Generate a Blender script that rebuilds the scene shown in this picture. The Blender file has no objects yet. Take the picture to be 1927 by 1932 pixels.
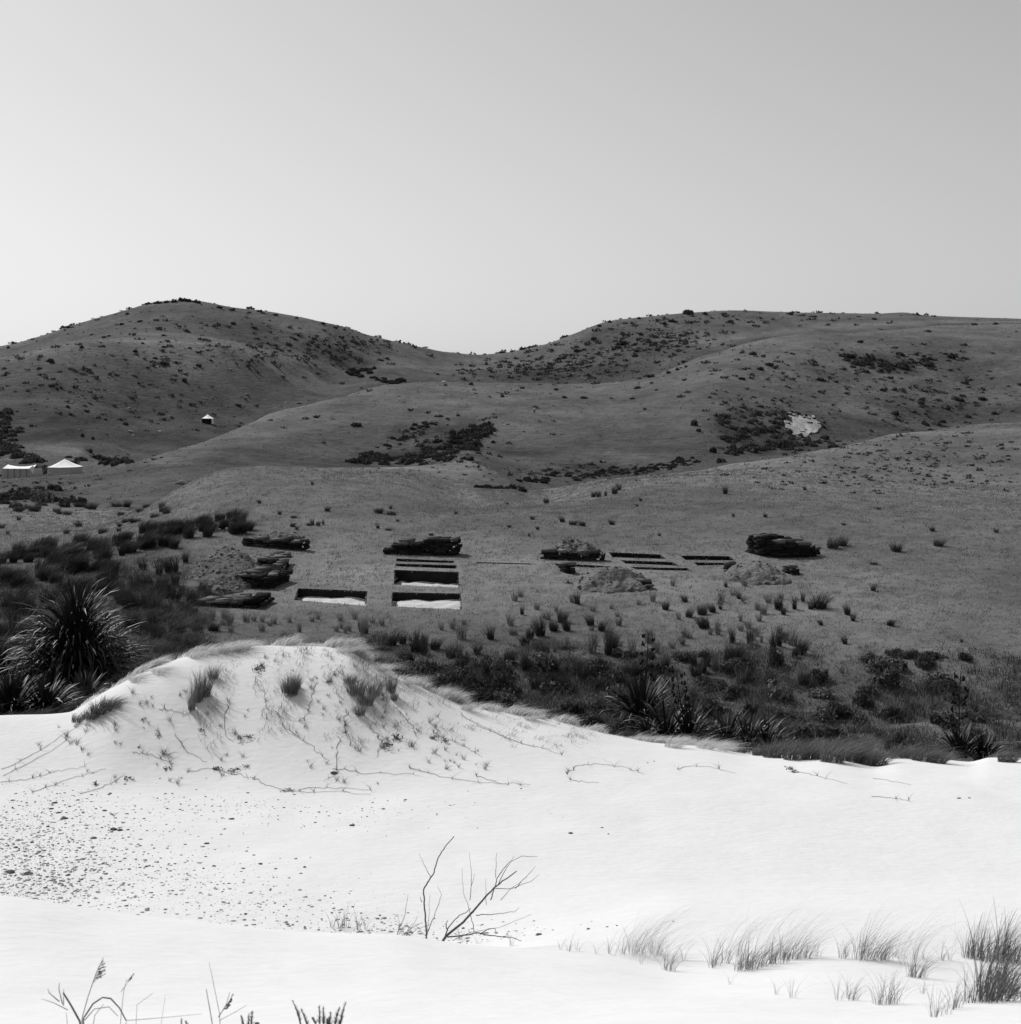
import bpy, bmesh, math, random
import numpy as np
from mathutils import Vector, Matrix

random.seed(7)
rng = np.random.default_rng(11)
R = math.radians
C = bpy.context.scene.collection

# ------------------------------------------------------------------ camera
F, UC, VH = 2647.0, 963.5, 800.0          # focal length and principal point, in units of a 1927-wide picture
scn = bpy.context.scene
cd = bpy.data.cameras.new('camera')
cam = bpy.data.objects.new('camera', cd); C.objects.link(cam)
cam.location = (0, 0, 0); cam.rotation_euler = (R(90), 0, 0)
cd.sensor_fit = 'HORIZONTAL'; cd.sensor_width = 56.0
cd.lens = F / 1927 * 56.0
cd.shift_y = -(966 - VH) / 1927
cd.clip_start = 0.05; cd.clip_end = 6000
cd.dof.use_dof = True; cd.dof.focus_distance = 55; cd.dof.aperture_fstop = 13
scn.camera = cam

# ------------------------------------------------------------------ sky and sun
AZ = math.atan2(-0.66, 0.75)              # towards the sun: behind the hills, to the left
EL = R(44)
w = bpy.data.worlds.new('World'); scn.world = w; w.use_nodes = True
nt = w.node_tree; nt.nodes.clear()
sky = nt.nodes.new('ShaderNodeTexSky'); sky.sky_type = 'NISHITA'; sky.sun_disc = False
sky.sun_elevation = EL; sky.sun_rotation = AZ
sky.air_density = 1.0; sky.dust_density = 1.0; sky.ozone_density = 1.0; sky.altitude = 0
# black-and-white film: blue-sensitive grey
sep = nt.nodes.new('ShaderNodeSeparateColor')
m1 = nt.nodes.new('ShaderNodeMath'); m1.operation = 'MULTIPLY'; m1.inputs[1].default_value = 0.30
m2 = nt.nodes.new('ShaderNodeMath'); m2.operation = 'MULTIPLY_ADD'; m2.inputs[1].default_value = 0.60
bg = nt.nodes.new('ShaderNodeBackground'); bg.inputs[1].default_value = 0.097
wo = nt.nodes.new('ShaderNodeOutputWorld')
nt.links.new(sky.outputs[0], sep.inputs[0]); nt.links.new(sep.outputs[1], m1.inputs[0])
nt.links.new(sep.outputs[2], m2.inputs[0]); nt.links.new(m1.outputs[0], m2.inputs[2])
m3 = nt.nodes.new('ShaderNodeMath'); m3.operation = 'MULTIPLY_ADD'; m3.inputs[1].default_value = 0.10
nt.links.new(sep.outputs[0], m3.inputs[0]); nt.links.new(m2.outputs[0], m3.inputs[2])
nt.links.new(m3.outputs[0], bg.inputs[0]); nt.links.new(bg.outputs[0], wo.inputs[0])
sl = bpy.data.lights.new('sun', 'SUN'); sl.energy = 3.75; sl.angle = R(0.5); sl.color = (1, 1, 1)
so = bpy.data.objects.new('sun', sl); C.objects.link(so)
sd = Vector((math.sin(AZ) * math.cos(EL), math.cos(AZ) * math.cos(EL), math.sin(EL)))
so.rotation_euler = sd.to_track_quat('Z', 'Y').to_euler()
scn.view_settings.view_transform = 'Standard'; scn.view_settings.look = 'None'
scn.view_settings.exposure = 0.0; scn.view_settings.gamma = 1.0
try:
    scn.cycles.max_bounces = 4; scn.cycles.diffuse_bounces = 2
except Exception: pass

# ------------------------------------------------------------------ numeric helpers
def pchip(xk, yk, x):
    xk = np.asarray(xk, float); yk = np.asarray(yk, float); x = np.clip(np.asarray(x, float), xk[0], xk[-1])
    h = np.diff(xk); d = np.diff(yk) / h; m = np.zeros_like(yk)
    for i in range(1, len(xk) - 1):
        if d[i-1] * d[i] > 0:
            w1 = 2*h[i] + h[i-1]; w2 = h[i] + 2*h[i-1]
            m[i] = (w1 + w2) / (w1/d[i-1] + w2/d[i])
    m[0] = d[0]; m[-1] = d[-1]
    i = np.clip(np.searchsorted(xk, x) - 1, 0, len(h) - 1)
    t = (x - xk[i]) / h[i]
    return ((1+2*t)*(1-t)**2*yk[i] + t*(1-t)**2*h[i]*m[i] + t*t*(3-2*t)*yk[i+1] + t*t*(t-1)*h[i]*m[i+1])

_h = rng.random((256, 256))
def vnoise(x, y):
    xi = np.floor(x).astype(int); yi = np.floor(y).astype(int)
    fx = x - xi; fy = y - yi; fx = fx*fx*(3-2*fx); fy = fy*fy*(3-2*fy)
    a = _h[xi & 255, yi & 255]; b = _h[(xi+1) & 255, yi & 255]
    c = _h[xi & 255, (yi+1) & 255]; d = _h[(xi+1) & 255, (yi+1) & 255]
    return (a*(1-fx)+b*fx)*(1-fy) + (c*(1-fx)+d*fx)*fy - 0.5
def fbm(x, y, o=4):
    s = 0; a = 1.0
    for k in range(o):
        s = s + a*vnoise(x*2**k + 17.3*k, y*2**k + 9.1*k); a *= 0.5
    return s

# ------------------------------------------------------------------ the lie of the land
# each line: (distance knots, height-line knots) along the view, across the picture
def line(u, dk, vk):
    return pchip([p[0] for p in dk], [p[1] for p in dk], u), pchip([p[0] for p in vk], [p[1] for p in vk], u)
def zz(d, z):                              # knot value for a given height
    return VH - z * F / d
CREST_V = [(-900,1360),(0,1353),(60,1353),(130,1348),(170,1325),(210,1302),(250,1280),(290,1262),(330,1247),(380,1232),(430,1225),(520,1221),(600,1222),
           (650,1226),(690,1246),(740,1273),(800,1301),(870,1331),(950,1347),(1050,1362),(1160,1388),(1240,1402),(1330,1408),(1420,1424),
           (1500,1426),(1560,1420),(1600,1426),(1650,1438),(1700,1425),(1780,1433),(1830,1438),(1870,1430),(1927,1430),(2600,1440)]
CREST_D = [(-900,24),(0,23),(200,22.8),(300,23.5),(450,24.5),(650,24.5),(800,24.5),(1000,25),(1250,26),(1500,27),(2600,28)]
SKY_V = [(-700,700),(-200,672),(0,656),(60,641),(120,622),(190,601),(230,588),(265,577),(300,570),(345,568),(385,571),(430,579),(500,588),(560,598),
         (640,614),(700,635),(780,653),(850,666),(900,669),(960,664),(1020,651),(1080,631),(1150,606),(1220,598),(1290,591),(1380,586),(1450,589),
         (1550,591),(1650,593),(1700,591),(1740,596),(1850,601),(1927,603),(2600,620)]
LINES = [
 ([(0,0.3)], None, -1.5), ([(0,3.0)], None, -1.62), ([(0,7.0)], None, -2.92),
 ([(0,11.0)], [(-900,1660),(0,1690),(200,1722),(400,1743),(540,1757),(740,1763),(850,1778),(960,1789),(1060,1794),(1300,1815),(1420,1812),(1550,1806),(1750,1818),(2600,1850)], None),
 ([(0,12.6)], [(-900,1790),(0,1806),(800,1806),(1100,1760),(1300,1745),(2600,1745)], None),
 ([(0,15.5)], [(-900,1660),(0,1655),(1927,1650),(2600,1650)], None),
 ([(0,19.6)], [(-900,1490),(0,1490),(400,1500),(900,1498),(1300,1505),(2600,1520)], None),
 (CREST_D, CREST_V, None),
 ('behind_crest', None, None),
 ([(0,36.0)], [(-900,1300),(0,1310),(250,1320),(400,1400),(800,1430),(1000,1490),(2600,1500)], None),
 ([(0,45.5)], [(-900,1245),(0,1250),(250,1255),(500,1300),(800,1330),(1000,1358),(2600,1362)], None),
 ([(0,52.4)], [(-900,1205),(0,1208),(300,1208),(500,1222),(800,1236),(1100,1243),(1500,1243),(1900,1240),(2600,1240)], None),
 ([(0,61.0)], [(-900,1135),(0,1135),(300,1140),(500,1147),(2600,1147)], None),
 ([(0,74.0)], [(-900,1060),(0,1062),(300,1052),(500,1049),(2600,1049)], None),
 ([(0,90.0)], [(-900,1015),(0,1015),(150,1008),(300,975),(450,955),(600,955),(750,965),(880,970),(1000,965),(1150,965),(1300,960),(1450,960),(1650,965),(1850,970),(2600,985)], None),
 ([(-900,105),(150,102),(450,105),(600,110),(880,112),(1300,116),(2600,118)], [(-900,1000),(0,998),(150,1000),(300,950),(450,908),(600,903),(750,912),(880,945),(1000,946),(1150,915),(1300,903),(1450,905),(1650,925),(1850,938),(2600,955)], None),
 ([(-900,130),(0,130),(150,118),(300,114),(450,120),(600,130),(750,136),(880,160),(1000,128),(1150,134),(1300,138),(1450,160),(1650,200),(1850,250),(2600,270)],
  [(-900,962),(0,962),(150,988),(215,982),(269,956),(336,922),(386,896),(437,881),(504,878),(639,885),(750,885),(800,884),(880,874),(950,905),(1000,928),(1150,904),(1300,893),(1450,868),(1650,832),(1850,802),(2600,760)], None),
 ([(-900,170),(0,170),(150,165),(300,150),(450,160),(600,172),(750,180),(880,200),(1000,172),(1150,182),(1300,188),(1450,210),(1650,260),(1850,320),(2600,330)],
  [(-900,930),(0,930),(150,938),(300,958),(450,945),(600,950),(750,945),(880,872),(1000,940),(1150,945),(1300,938),(1450,918),(1650,878),(1850,842),(2600,800)], None),
 ([(-900,250),(150,250),(300,216),(450,245),(600,275),(750,285),(880,285),(1000,268),(1300,280),(1450,305),(1650,352),(1850,402),(2600,410)],
  [(-900,897),(0,898),(150,896),(300,890),(450,868),(600,862),(750,868),(880,852),(1000,884),(1150,890),(1300,880),(1450,858),(1650,830),(1850,798),(2600,760)], None),
 ([(-900,290),(150,288),(300,236),(450,272),(600,310),(750,330),(1300,330),(1450,352),(1650,400),(1850,440),(2600,450)],
  [(-900,865),(0,868),(150,872),(300,874),(450,836),(600,805),(750,795),(880,795),(1000,800),(1150,808),(1300,800),(1450,792),(1650,768),(1850,745),(2600,720)], None),
 ([(-900,330),(150,322),(300,262),(450,320),(600,380),(750,430),(880,470),(1000,480),(1150,490),(1300,520),(1450,560),(1650,600),(1850,640),(2600,660)],
  [(-900,838),(0,842),(150,852),(200,886),(250,877),(300,860),(400,828),(500,790),(600,765),(680,740),(740,725),(840,720),(900,722),(1000,723),(1100,722),(1200,715),(1250,702),(1330,673),(1400,653),(1500,640),(1600,632),(1700,625),(1800,620),(2600,612)], None),
 ([(-900,360),(150,352),(300,320),(450,370),(600,430),(750,482),(880,540),(1150,560),(1300,590),(1450,620),(1650,660),(1850,700),(2600,720)],
  [(-900,815),(0,820),(150,832),(300,878),(450,850),(600,812),(750,772),(880,765),(1000,765),(1150,762),(1300,725),(1450,680),(1650,655),(1850,638),(2600,630)], None),
 ([(-900,400),(300,405),(450,440),(600,490),(750,555),(880,605),(1150,630),(1300,640),(1450,660),(1650,700),(1850,740),(2600,760)],
  [(-900,760),(0,748),(84,751),(168,771),(235,790),(300,804),(400,793),(450,789),(600,752),(750,713),(880,713),(1000,714),(1150,706),(1300,670),(1450,640),(1650,625),(1850,617),(2600,614)], None),
 ([(-900,460),(0,460),(300,490),(600,545),(750,600),(880,650),(1150,668),(1650,735),(2600,780)],
  [(-900,700),(0,680),(67,665),(145,650),(255,645),(403,650),(504,670),(571,697),(640,715),(750,692),(880,697),(1000,698),(1150,680),(1300,648),(1450,628),(1650,612),(1850,609),(2600,612)], None),
 ([(-900,520),(0,520),(300,545),(600,590),(750,640),(880,680),(1150,700),(1650,765),(2600,820)],
  [(-900,702),(0,677),(150,642),(300,628),(450,640),(600,662),(750,673),(880,683),(1000,680),(1150,650),(1300,622),(1450,610),(1650,602),(1850,605),(2600,612)], None),
 ([(-900,600),(0,600),(300,640),(600,660),(900,720),(1150,745),(1650,830),(2600,880)], SKY_V, None),
 ('beyond', None, None), ('beyond2', None, None)]

US = np.arange(-1500, 3430, 6.0)
LY = np.linspace(math.log(0.3), math.log(1500), 1500)
YS = np.exp(LY)
def build_table():
    n = len(US); D = []; Z = []
    for dk, vk, zc in LINES:
        if dk == 'behind_crest':
            d = D[-1] + 2.6; z = Z[-1] - 1.05
        elif dk == 'beyond':
            d = D[-1] + 90; z = Z[-1] - 9
        elif dk == 'beyond2':
            d = D[-1] + 600; z = Z[-1] - 60
        else:
            d = np.full(n, float(dk[0][1])) if len(dk) == 1 else pchip([p[0] for p in dk], [p[1] for p in dk], US)
            if vk is None: z = np.full(n, float(zc))
            else: z = d * (VH - pchip([p[0] for p in vk], [p[1] for p in vk], US)) / F
        D.append(d); Z.append(z)
    D = np.array(D); Z = np.array(Z); globals()['KEYD'] = D
    T = np.zeros((n, len(YS)))
    for i in range(n):
        T[i] = pchip(D[:, i], Z[:, i], YS)
    X = (US[:, None] - UC) / F * YS[None, :]; Y = np.broadcast_to(YS[None, :], X.shape)
    wgt = lambda a, b: np.clip((Y - a) / (b - a), 0, 1)
    T += 0.05 * fbm(X/1.3, Y/1.3, 3) * wgt(12, 20) * (1 - wgt(60, 90)) * (0.5 + 0.8*wgt(40, 46)*(1-wgt(52, 56)))
    T += 0.28 * fbm(X/2.1, Y/1.6, 3) * wgt(38, 44) * (1 - wgt(50, 55))          # broken bank below the terrace
    T += 0.03 * fbm(X/0.9, Y/1.5, 2) * (1 - wgt(20, 26))
    T += 1.1 * fbm(X/24, Y/30, 5) * wgt(95, 220) * (1 - 0.6*wgt(600, 760))
    T += 1.6 * fbm(X/70, Y/70, 3) * wgt(200, 420) * (1 - 0.6*wgt(600, 760))
    T += 0.14 * fbm(X/4, Y/4, 3) * wgt(90, 150)
    # a terrace lip: small scarps (u0,u1 at d)
    return T
TAB = build_table()
def H(x, y):
    x = np.asarray(x, float); y = np.maximum(np.asarray(y, float), 0.31)
    fu = np.clip((x / y * F + UC - US[0]) / 6.0, 0, len(US) - 1.001)
    fl = np.clip((np.log(y) - LY[0]) / (LY[1] - LY[0]), 0, len(LY) - 1.001)
    i = fu.astype(int); j = fl.astype(int); a = fu - i; b = fl - j
    return (TAB[i, j]*(1-a)+TAB[i+1, j]*a)*(1-b) + (TAB[i, j+1]*(1-a)+TAB[i+1, j+1]*a)*b
def hz(x, y): return float(H(np.array([x]), np.array([y]))[0])
_ym = np.exp(np.linspace(math.log(2.0), math.log(1100), 6000))
def at(u, v, ymin=2.0):
    """ground point seen at (u,v)"""
    s = (u - UC) / F; k = (VH - v) / F
    g = H(s*_ym, _ym) - k*_ym
    ok = np.where((g >= 0) & (_ym >= ymin))[0]
    if len(ok) == 0:
        j = int(np.argmax(np.where(_ym >= ymin, g / _ym, -9)))
    else: j = ok[0]
    y = float(_ym[j]); return Vector((s*y, y, hz(s*y, y)))
def ppm(y): return F / y                   # picture units per metre at distance y
def uv_of(p): return UC + p[0]/p[1]*F, VH - p[2]/p[1]*F

# ------------------------------------------------------------------ materials
def mat(name, g, var=0.0, scale=5.0, rough=0.9, spec=0.15, island=0.0, bump=0.0, bscale=20.0, detail=4.0, stretch=None, attr=None, trans=0.0, objvar=0.0):
    m = bpy.data.materials.new(name); m.use_nodes = True; n = m.node_tree; n.nodes.clear(); L = n.links
    out = n.nodes.new('ShaderNodeOutputMaterial'); b = n.nodes.new('ShaderNodeBsdfPrincipled')
    b.inputs['Roughness'].default_value = rough; b.inputs['Specular IOR Level'].default_value = spec
    L.new(b.outputs[0], out.inputs[0])
    val = n.nodes.new('ShaderNodeValue'); val.outputs[0].default_value = g; cur = val.outputs[0]
    tc = n.nodes.new('ShaderNodeNewGeometry').outputs['Position']
    if stretch:
        vm = n.nodes.new('ShaderNodeVectorMath'); vm.operation = 'MULTIPLY'; vm.inputs[1].default_value = stretch
        L.new(tc, vm.inputs[0]); tcs = vm.outputs[0]
    else: tcs = tc
    def mul(cur, src, lo, hi, a=0.25, bb=0.75):
        mr = n.nodes.new('ShaderNodeMapRange'); mr.inputs[1].default_value = a; mr.inputs[2].default_value = bb
        mr.inputs[3].default_value = lo; mr.inputs[4].default_value = hi; L.new(src, mr.inputs[0])
        mm = n.nodes.new('ShaderNodeMath'); mm.operation = 'MULTIPLY'; L.new(cur, mm.inputs[0]); L.new(mr.outputs[0], mm.inputs[1]); return mm.outputs[0]
    if var:
        for k, (sc, wv) in enumerate(((scale, 1.0), (scale*0.13, 0.7), (scale*6.0, 0.8))):
            no = n.nodes.new('ShaderNodeTexNoise'); no.inputs['Scale'].default_value = sc; no.inputs['Detail'].default_value = detail
            no.inputs['Roughness'].default_value = 0.65
            L.new(tcs if k != 2 else tc, no.inputs['Vector']); cur = mul(cur, no.outputs[0], 1 - var*wv, 1 + var*wv)
    if island:
        ge = n.nodes.new('ShaderNodeNewGeometry'); cur = mul(cur, ge.outputs['Random Per Island'], 1 - island, 1 + island, 0, 1)
    if objvar:
        oi = n.nodes.new('ShaderNodeObjectInfo'); cur = mul(cur, oi.outputs['Random'], 1 - objvar, 1 + objvar, 0, 1)
    if attr:
        at_ = n.nodes.new('ShaderNodeAttribute'); at_.attribute_name = attr
        mm = n.nodes.new('ShaderNodeMath'); mm.operation = 'MULTIPLY'; L.new(cur, mm.inputs[0]); L.new(at_.outputs['Fac'], mm.inputs[1]); cur = mm.outputs[0]
    co = n.nodes.new('ShaderNodeCombineColor')
    for k in range(3): L.new(cur, co.inputs[k])
    L.new(co.outputs[0], b.inputs['Base Color'])
    if trans:
        tr = n.nodes.new('ShaderNodeBsdfTranslucent'); L.new(co.outputs[0], tr.inputs['Color'])
        mx = n.nodes.new('ShaderNodeMixShader'); mx.inputs[0].default_value = trans
        L.new(b.outputs[0], mx.inputs[1]); L.new(tr.outputs[0], mx.inputs[2]); L.new(mx.outputs[0], out.inputs[0])
    if bump:
        no = n.nodes.new('ShaderNodeTexNoise'); no.inputs['Scale'].default_value = bscale; no.inputs['Detail'].default_value = 5
        L.new(tcs, no.inputs['Vector'])
        if attr:
            n2 = n.nodes.new('ShaderNodeTexNoise'); n2.inputs['Scale'].default_value = 0.55; n2.inputs['Detail'].default_value = 8; n2.inputs['Roughness'].default_value = 0.7
            L.new(tcs, n2.inputs['Vector']); a2 = n.nodes.new('ShaderNodeAttribute'); a2.attribute_name = 'hill'
            q2 = n.nodes.new('ShaderNodeMath'); q2.operation = 'MULTIPLY'; L.new(n2.outputs[0], q2.inputs[0]); L.new(a2.outputs['Fac'], q2.inputs[1])
            b2 = n.nodes.new('ShaderNodeBump'); b2.inputs['Distance'].default_value = 1.0; L.new(q2.outputs[0], b2.inputs['Height'])
        bp = n.nodes.new('ShaderNodeBump'); bp.inputs['Strength'].default_value = 1.0; bp.inputs['Distance'].default_value = bump
        L.new(no.outputs[0], bp.inputs['Height']); L.new(bp.outputs[0], b.inputs['Normal'])
        if attr: L.new(b2.outputs[0], bp.inputs['Normal'])
    return m
M = {}
M['sand'] = mat('sand', 0.68, var=0.03, scale=1.2, bump=0.012, bscale=6.0, rough=1.0, spec=0.02, stretch=(1, 1.5, 1))
M['pit_sand'] = mat('pit_sand', 0.55, var=0.12, scale=2.5, bump=0.03, bscale=8, rough=1, spec=0.02)
M['turf_ground'] = mat('turf_ground', 0.132, attr='cover_shade', var=0.24, scale=0.9, rough=1.0, spec=0.02, bump=0.10, bscale=3.0, stretch=(0.5, 0.5, 2.2), detail=7)
M['grass'] = mat('grass', 0.165, trans=0.35, var=0.24, scale=0.5, island=0.45, rough=0.9, spec=0.05)
M['hill_grass'] = mat('hill_grass', 0.125, trans=0.3, var=0.2, scale=0.08, island=0.40, rough=0.9, spec=0.05)
M['rush'] = mat('rush', 0.052, trans=0.2, island=0.45, rough=0.7, spec=0.12, objvar=0.35)
M['sedge'] = mat('sedge', 0.078, trans=0.3, var=0.35, scale=0.5, island=0.45, rough=0.7, spec=0.1)
M['rush_pale'] = mat('rush_pale', 0.10, trans=0.35, island=0.5, rough=0.8, spec=0.1, objvar=0.3)
M['marram'] = mat('marram', 0.23, trans=0.35, island=0.3, rough=0.8, spec=0.1, objvar=0.15)
M['marram_dark'] = mat('marram_dark', 0.13, trans=0.3, island=0.4, rough=0.8, spec=0.1, objvar=0.15)
M['fringe'] = mat('fringe', 0.60, trans=0.5, island=0.45, rough=0.8, spec=0.1)
M['flax'] = mat('flax', 0.036, island=0.55, rough=0.52, spec=0.28)
M['stalk'] = mat('stalk', 0.018, rough=0.8)
M['shrub'] = mat('shrub', 0.062, trans=0.2, island=0.5, rough=0.8, spec=0.1, objvar=0.3)
M['shrub_pale'] = mat('shrub_pale', 0.13, trans=0.2, island=0.5, rough=0.8, spec=0.1, objvar=0.2)
M['far_scrub'] = mat('far_scrub', 0.075, trans=0.2, island=0.3, rough=0.9, spec=0.05)
M['bark'] = mat('bark', 0.10, var=0.3, scale=30, rough=0.9)
M['soil'] = mat('soil', 0.085, var=0.3, scale=3, bump=0.03, bscale=12, rough=1, spec=0.02)
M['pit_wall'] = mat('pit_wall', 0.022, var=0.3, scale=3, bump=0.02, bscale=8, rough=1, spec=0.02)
M['heap'] = mat('heap', 0.15, var=0.30, scale=2.2, bump=0.12, bscale=5, rough=1, spec=0.02)
M['dark_heap'] = mat('dark_heap', 0.115, var=0.40, scale=2.6, bump=0.14, bscale=5, rough=1, spec=0.02)
M['clod'] = mat('clod', 0.15, island=0.22, rough=1, spec=0.02)
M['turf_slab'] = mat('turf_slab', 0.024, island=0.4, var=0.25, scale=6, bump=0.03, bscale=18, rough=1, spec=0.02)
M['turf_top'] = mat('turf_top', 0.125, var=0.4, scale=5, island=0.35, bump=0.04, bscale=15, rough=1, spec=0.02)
M['stone'] = mat('stone', 0.36, island=0.5, var=0.2, scale=25, rough=0.9)
M['stone_dark'] = mat('stone_dark', 0.085, var=0.3, scale=20, rough=0.9, objvar=0.3)
M['rock'] = mat('rock', 0.22, var=0.3, scale=1.5, rough=0.9, objvar=0.3, bump=0.1, bscale=3)
M['rock_dark'] = mat('rock_dark', 0.07, var=0.3, scale=0.8, rough=0.9, objvar=0.3, bump=0.15, bscale=2)
M['canvas'] = mat('canvas', 0.90, var=0.04, scale=2, rough=0.9)
M['canvas_wall'] = mat('canvas_wall', 0.40, var=0.08, scale=1.5, rough=0.9)
M['dark_canvas'] = mat('dark_canvas', 0.015, rough=0.9)
M['white'] = mat('white_cloth', 0.78, rough=0.9)
M['wood'] = mat('wood', 0.30, var=0.2, scale=8, rough=0.8)
M['skin'] = mat('skin', 0.28, rough=0.7)
M['slip'] = mat('slip', 0.36, var=0.35, scale=1.1, bump=0.25, bscale=1.3, rough=1, spec=0.02)

# ------------------------------------------------------------------ mesh helpers
def mk_mesh(name, V, Fc, m=None, smooth=False):
    V = np.asarray(V, np.float32); Fc = np.asarray(Fc, np.int32); k = Fc.shape[1]
    me = bpy.data.meshes.new(name)
    me.vertices.add(len(V)); me.vertices.foreach_set('co', V.ravel())
    me.loops.add(Fc.size); me.loops.foreach_set('vertex_index', Fc.ravel())
    me.polygons.add(len(Fc))
    me.polygons.foreach_set('loop_start', np.arange(len(Fc), dtype=np.int32)*k)
    me.polygons.foreach_set('loop_total', np.full(len(Fc), k, np.int32))
    if smooth: me.polygons.foreach_set('use_smooth', np.ones(len(Fc), bool))
    me.update(calc_edges=True)
    if m: me.materials.append(m)
    return me
class MB:
    def __init__(s): s.V = []; s.F = []; s.n = 0
    def add(s, V, Fc):
        V = np.asarray(V, float); Fc = np.asarray(Fc, int)
        if Fc.shape[1] == 3: Fc = np.c_[Fc, Fc[:, 2:]*0 - 1 - s.n] if False else np.c_[Fc, Fc[:, 2]]
        s.V.append(V); s.F.append(Fc + s.n); s.n += len(V)
    def arrays(s): return np.concatenate(s.V), np.concatenate(s.F)
    def mesh(s, name, m, smooth=False):
        V, Fc = s.arrays(); me = bpy.data.meshes.new(name)
        tri = Fc[:, 2] == Fc[:, 3]
        tot = np.where(tri, 3, 4).astype(np.int32); start = np.r_[0, np.cumsum(tot)[:-1]].astype(np.int32)
        mask = np.ones(Fc.shape, bool); mask[tri, 3] = False
        idx = Fc[mask].astype(np.int32)
        me.vertices.add(len(V)); me.vertices.foreach_set('co', V.astype(np.float32).ravel())
        me.loops.add(len(idx)); me.loops.foreach_set('vertex_index', idx)
        me.polygons.add(len(Fc)); me.polygons.foreach_set('loop_start', start); me.polygons.foreach_set('loop_total', tot)
        if smooth: me.polygons.foreach_set('use_smooth', np.ones(len(Fc), bool))
        me.update(calc_edges=True); me.materials.append(m); return me
def link(name, me, loc=(0, 0, 0), rz=0.0, sc=1.0, parent=None, rot=None):
    o = bpy.data.objects.new(name, me); C.objects.link(o); o.location = loc
    o.rotation_euler = rot if rot else (0, 0, rz)
    o.scale = sc if hasattr(sc, '__len__') else (sc, sc, sc)
    if parent: o.parent = parent
    return o
def tag(o, label=None, cat=None, group=None, kind=None):
    if label: o['label'] = label
    if cat: o['category'] = cat
    if group: o['group'] = group
    if kind: o['kind'] = kind
    return o

def blades(B, h, wd, lean, nseg=3, curl=0.0, tri=False):
    """vectorised grass blades: B (n,3) roots, h (n,), wd (n,), lean (n,2) horizontal offset of the tip"""
    n = len(B); a = rng.random(n) * math.pi
    wx, wy = np.cos(a), np.sin(a)
    if tri:
        V = np.zeros((n, 3, 3))
        V[:, 0] = B + np.c_[wx*wd/2, wy*wd/2, 0*wd]; V[:, 1] = B - np.c_[wx*wd/2, wy*wd/2, 0*wd]
        V[:, 2] = B + np.c_[lean[:, 0], lean[:, 1], h]
        return V.reshape(-1, 3), np.arange(n*3).reshape(-1, 3)
    V = np.zeros((n, nseg+1, 2, 3))
    for k in range(nseg+1):
        t = k / nseg; q = t*t; wk = wd * (1 - t**1.5) * (0.55 if k == 0 else 1) * 0.5 + 0.0008
        P = B + np.c_[lean[:, 0]*q, lean[:, 1]*q, h*(t - curl*q*t)]
        V[:, k, 0] = P + np.c_[wx*wk, wy*wk, 0*wk]; V[:, k, 1] = P - np.c_[wx*wk, wy*wk, 0*wk]
    idx = np.arange(n*(nseg+1)*2).reshape(n, nseg+1, 2)
    Q = np.stack([idx[:, :-1, 0], idx[:, :-1, 1], idx[:, 1:, 1], idx[:, 1:, 0]], -1).reshape(-1, 4)
    return V.reshape(-1, 3), Q
def tuft_mesh(name, n, r, h, wd, spread, wind, m, nseg=3, curl=0.15, hvar=0.35):
    a = rng.random(n)*2*math.pi; q = np.sqrt(rng.random(n))*r
    B = np.c_[np.cos(a)*q, np.sin(a)*q, np.full(n, -0.05)]
    hh = h*(1 - hvar*rng.random(n)); sp = spread*hh*(0.3 + rng.random(n))
    ln = np.c_[np.cos(a)*sp*(q/r+0.2), np.sin(a)*sp*(q/r+0.2)] + rng.normal(0, 0.07, (n, 2))*hh[:, None] + np.outer(hh, wind)
    V, Q = blades(B, hh, wd*(0.6+0.8*rng.random(n)), ln, nseg, curl)
    return mk_mesh(name, V, Q, m)
def leaf_cloud(name, n, rx, ry, rz, size, m, lumps=7, flat=0.0):
    """uneven crown of small leaf faces gathered round several lumps"""
    c = rng.normal(0, 1, (lumps, 3)); c /= np.linalg.norm(c, axis=1)[:, None]; c *= (0.35+0.35*rng.random((lumps, 1)))
    c[:, 2] = np.abs(c[:, 2])*0.7
    lr = 0.30 + 0.25*rng.random(lumps)
    k = rng.integers(0, lumps, n); d = rng.normal(0, 1, (n, 3)); d /= np.linalg.norm(d, axis=1)[:, None]
    P = c[k] + d*(lr[k]*(0.55+0.5*rng.random(n)))[:, None]
    P[:, 2] = np.abs(P[:, 2]); P *= (rx, ry, rz)
    nn = d + rng.normal(0, 0.5, (n, 3)); nn /= np.linalg.norm(nn, axis=1)[:, None]
    t = np.cross(nn, rng.normal(0, 1, (n, 3))); t /= np.linalg.norm(t, axis=1)[:, None]; b = np.cross(nn, t)
    s = size*(0.5+rng.random(n))[:, None]
    V = np.stack([P - t*s, P - b*s*0.6, P + t*s, P + b*s*0.6], 1).reshape(-1, 3)
    return mk_mesh(name, V, np.arange(4*n).reshape(-1, 4), m)
def tube(mb, pts, rad, sides=5):
    pts = [Vector(p) for p in pts]; n = len(pts)
    if not hasattr(rad, '__len__'): rad = [rad]*n
    V = []
    for i, p in enumerate(pts):
        d = (pts[min(i+1, n-1)] - pts[max(i-1, 0)]).normalized()
        a = d.cross(Vector((0.3, 1, 0.2))).normalized(); b = d.cross(a)
        for k in range(sides):
            t = 2*math.pi*k/sides; V.append(p + (a*math.cos(t) + b*math.sin(t))*rad[i])
    Fc = []
    for i in range(n-1):
        for k in range(sides):
            k2 = (k+1) % sides; Fc.append((i*sides+k, i*sides+k2, (i+1)*sides+k2, (i+1)*sides+k))
    mb.add(V, Fc)
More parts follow.
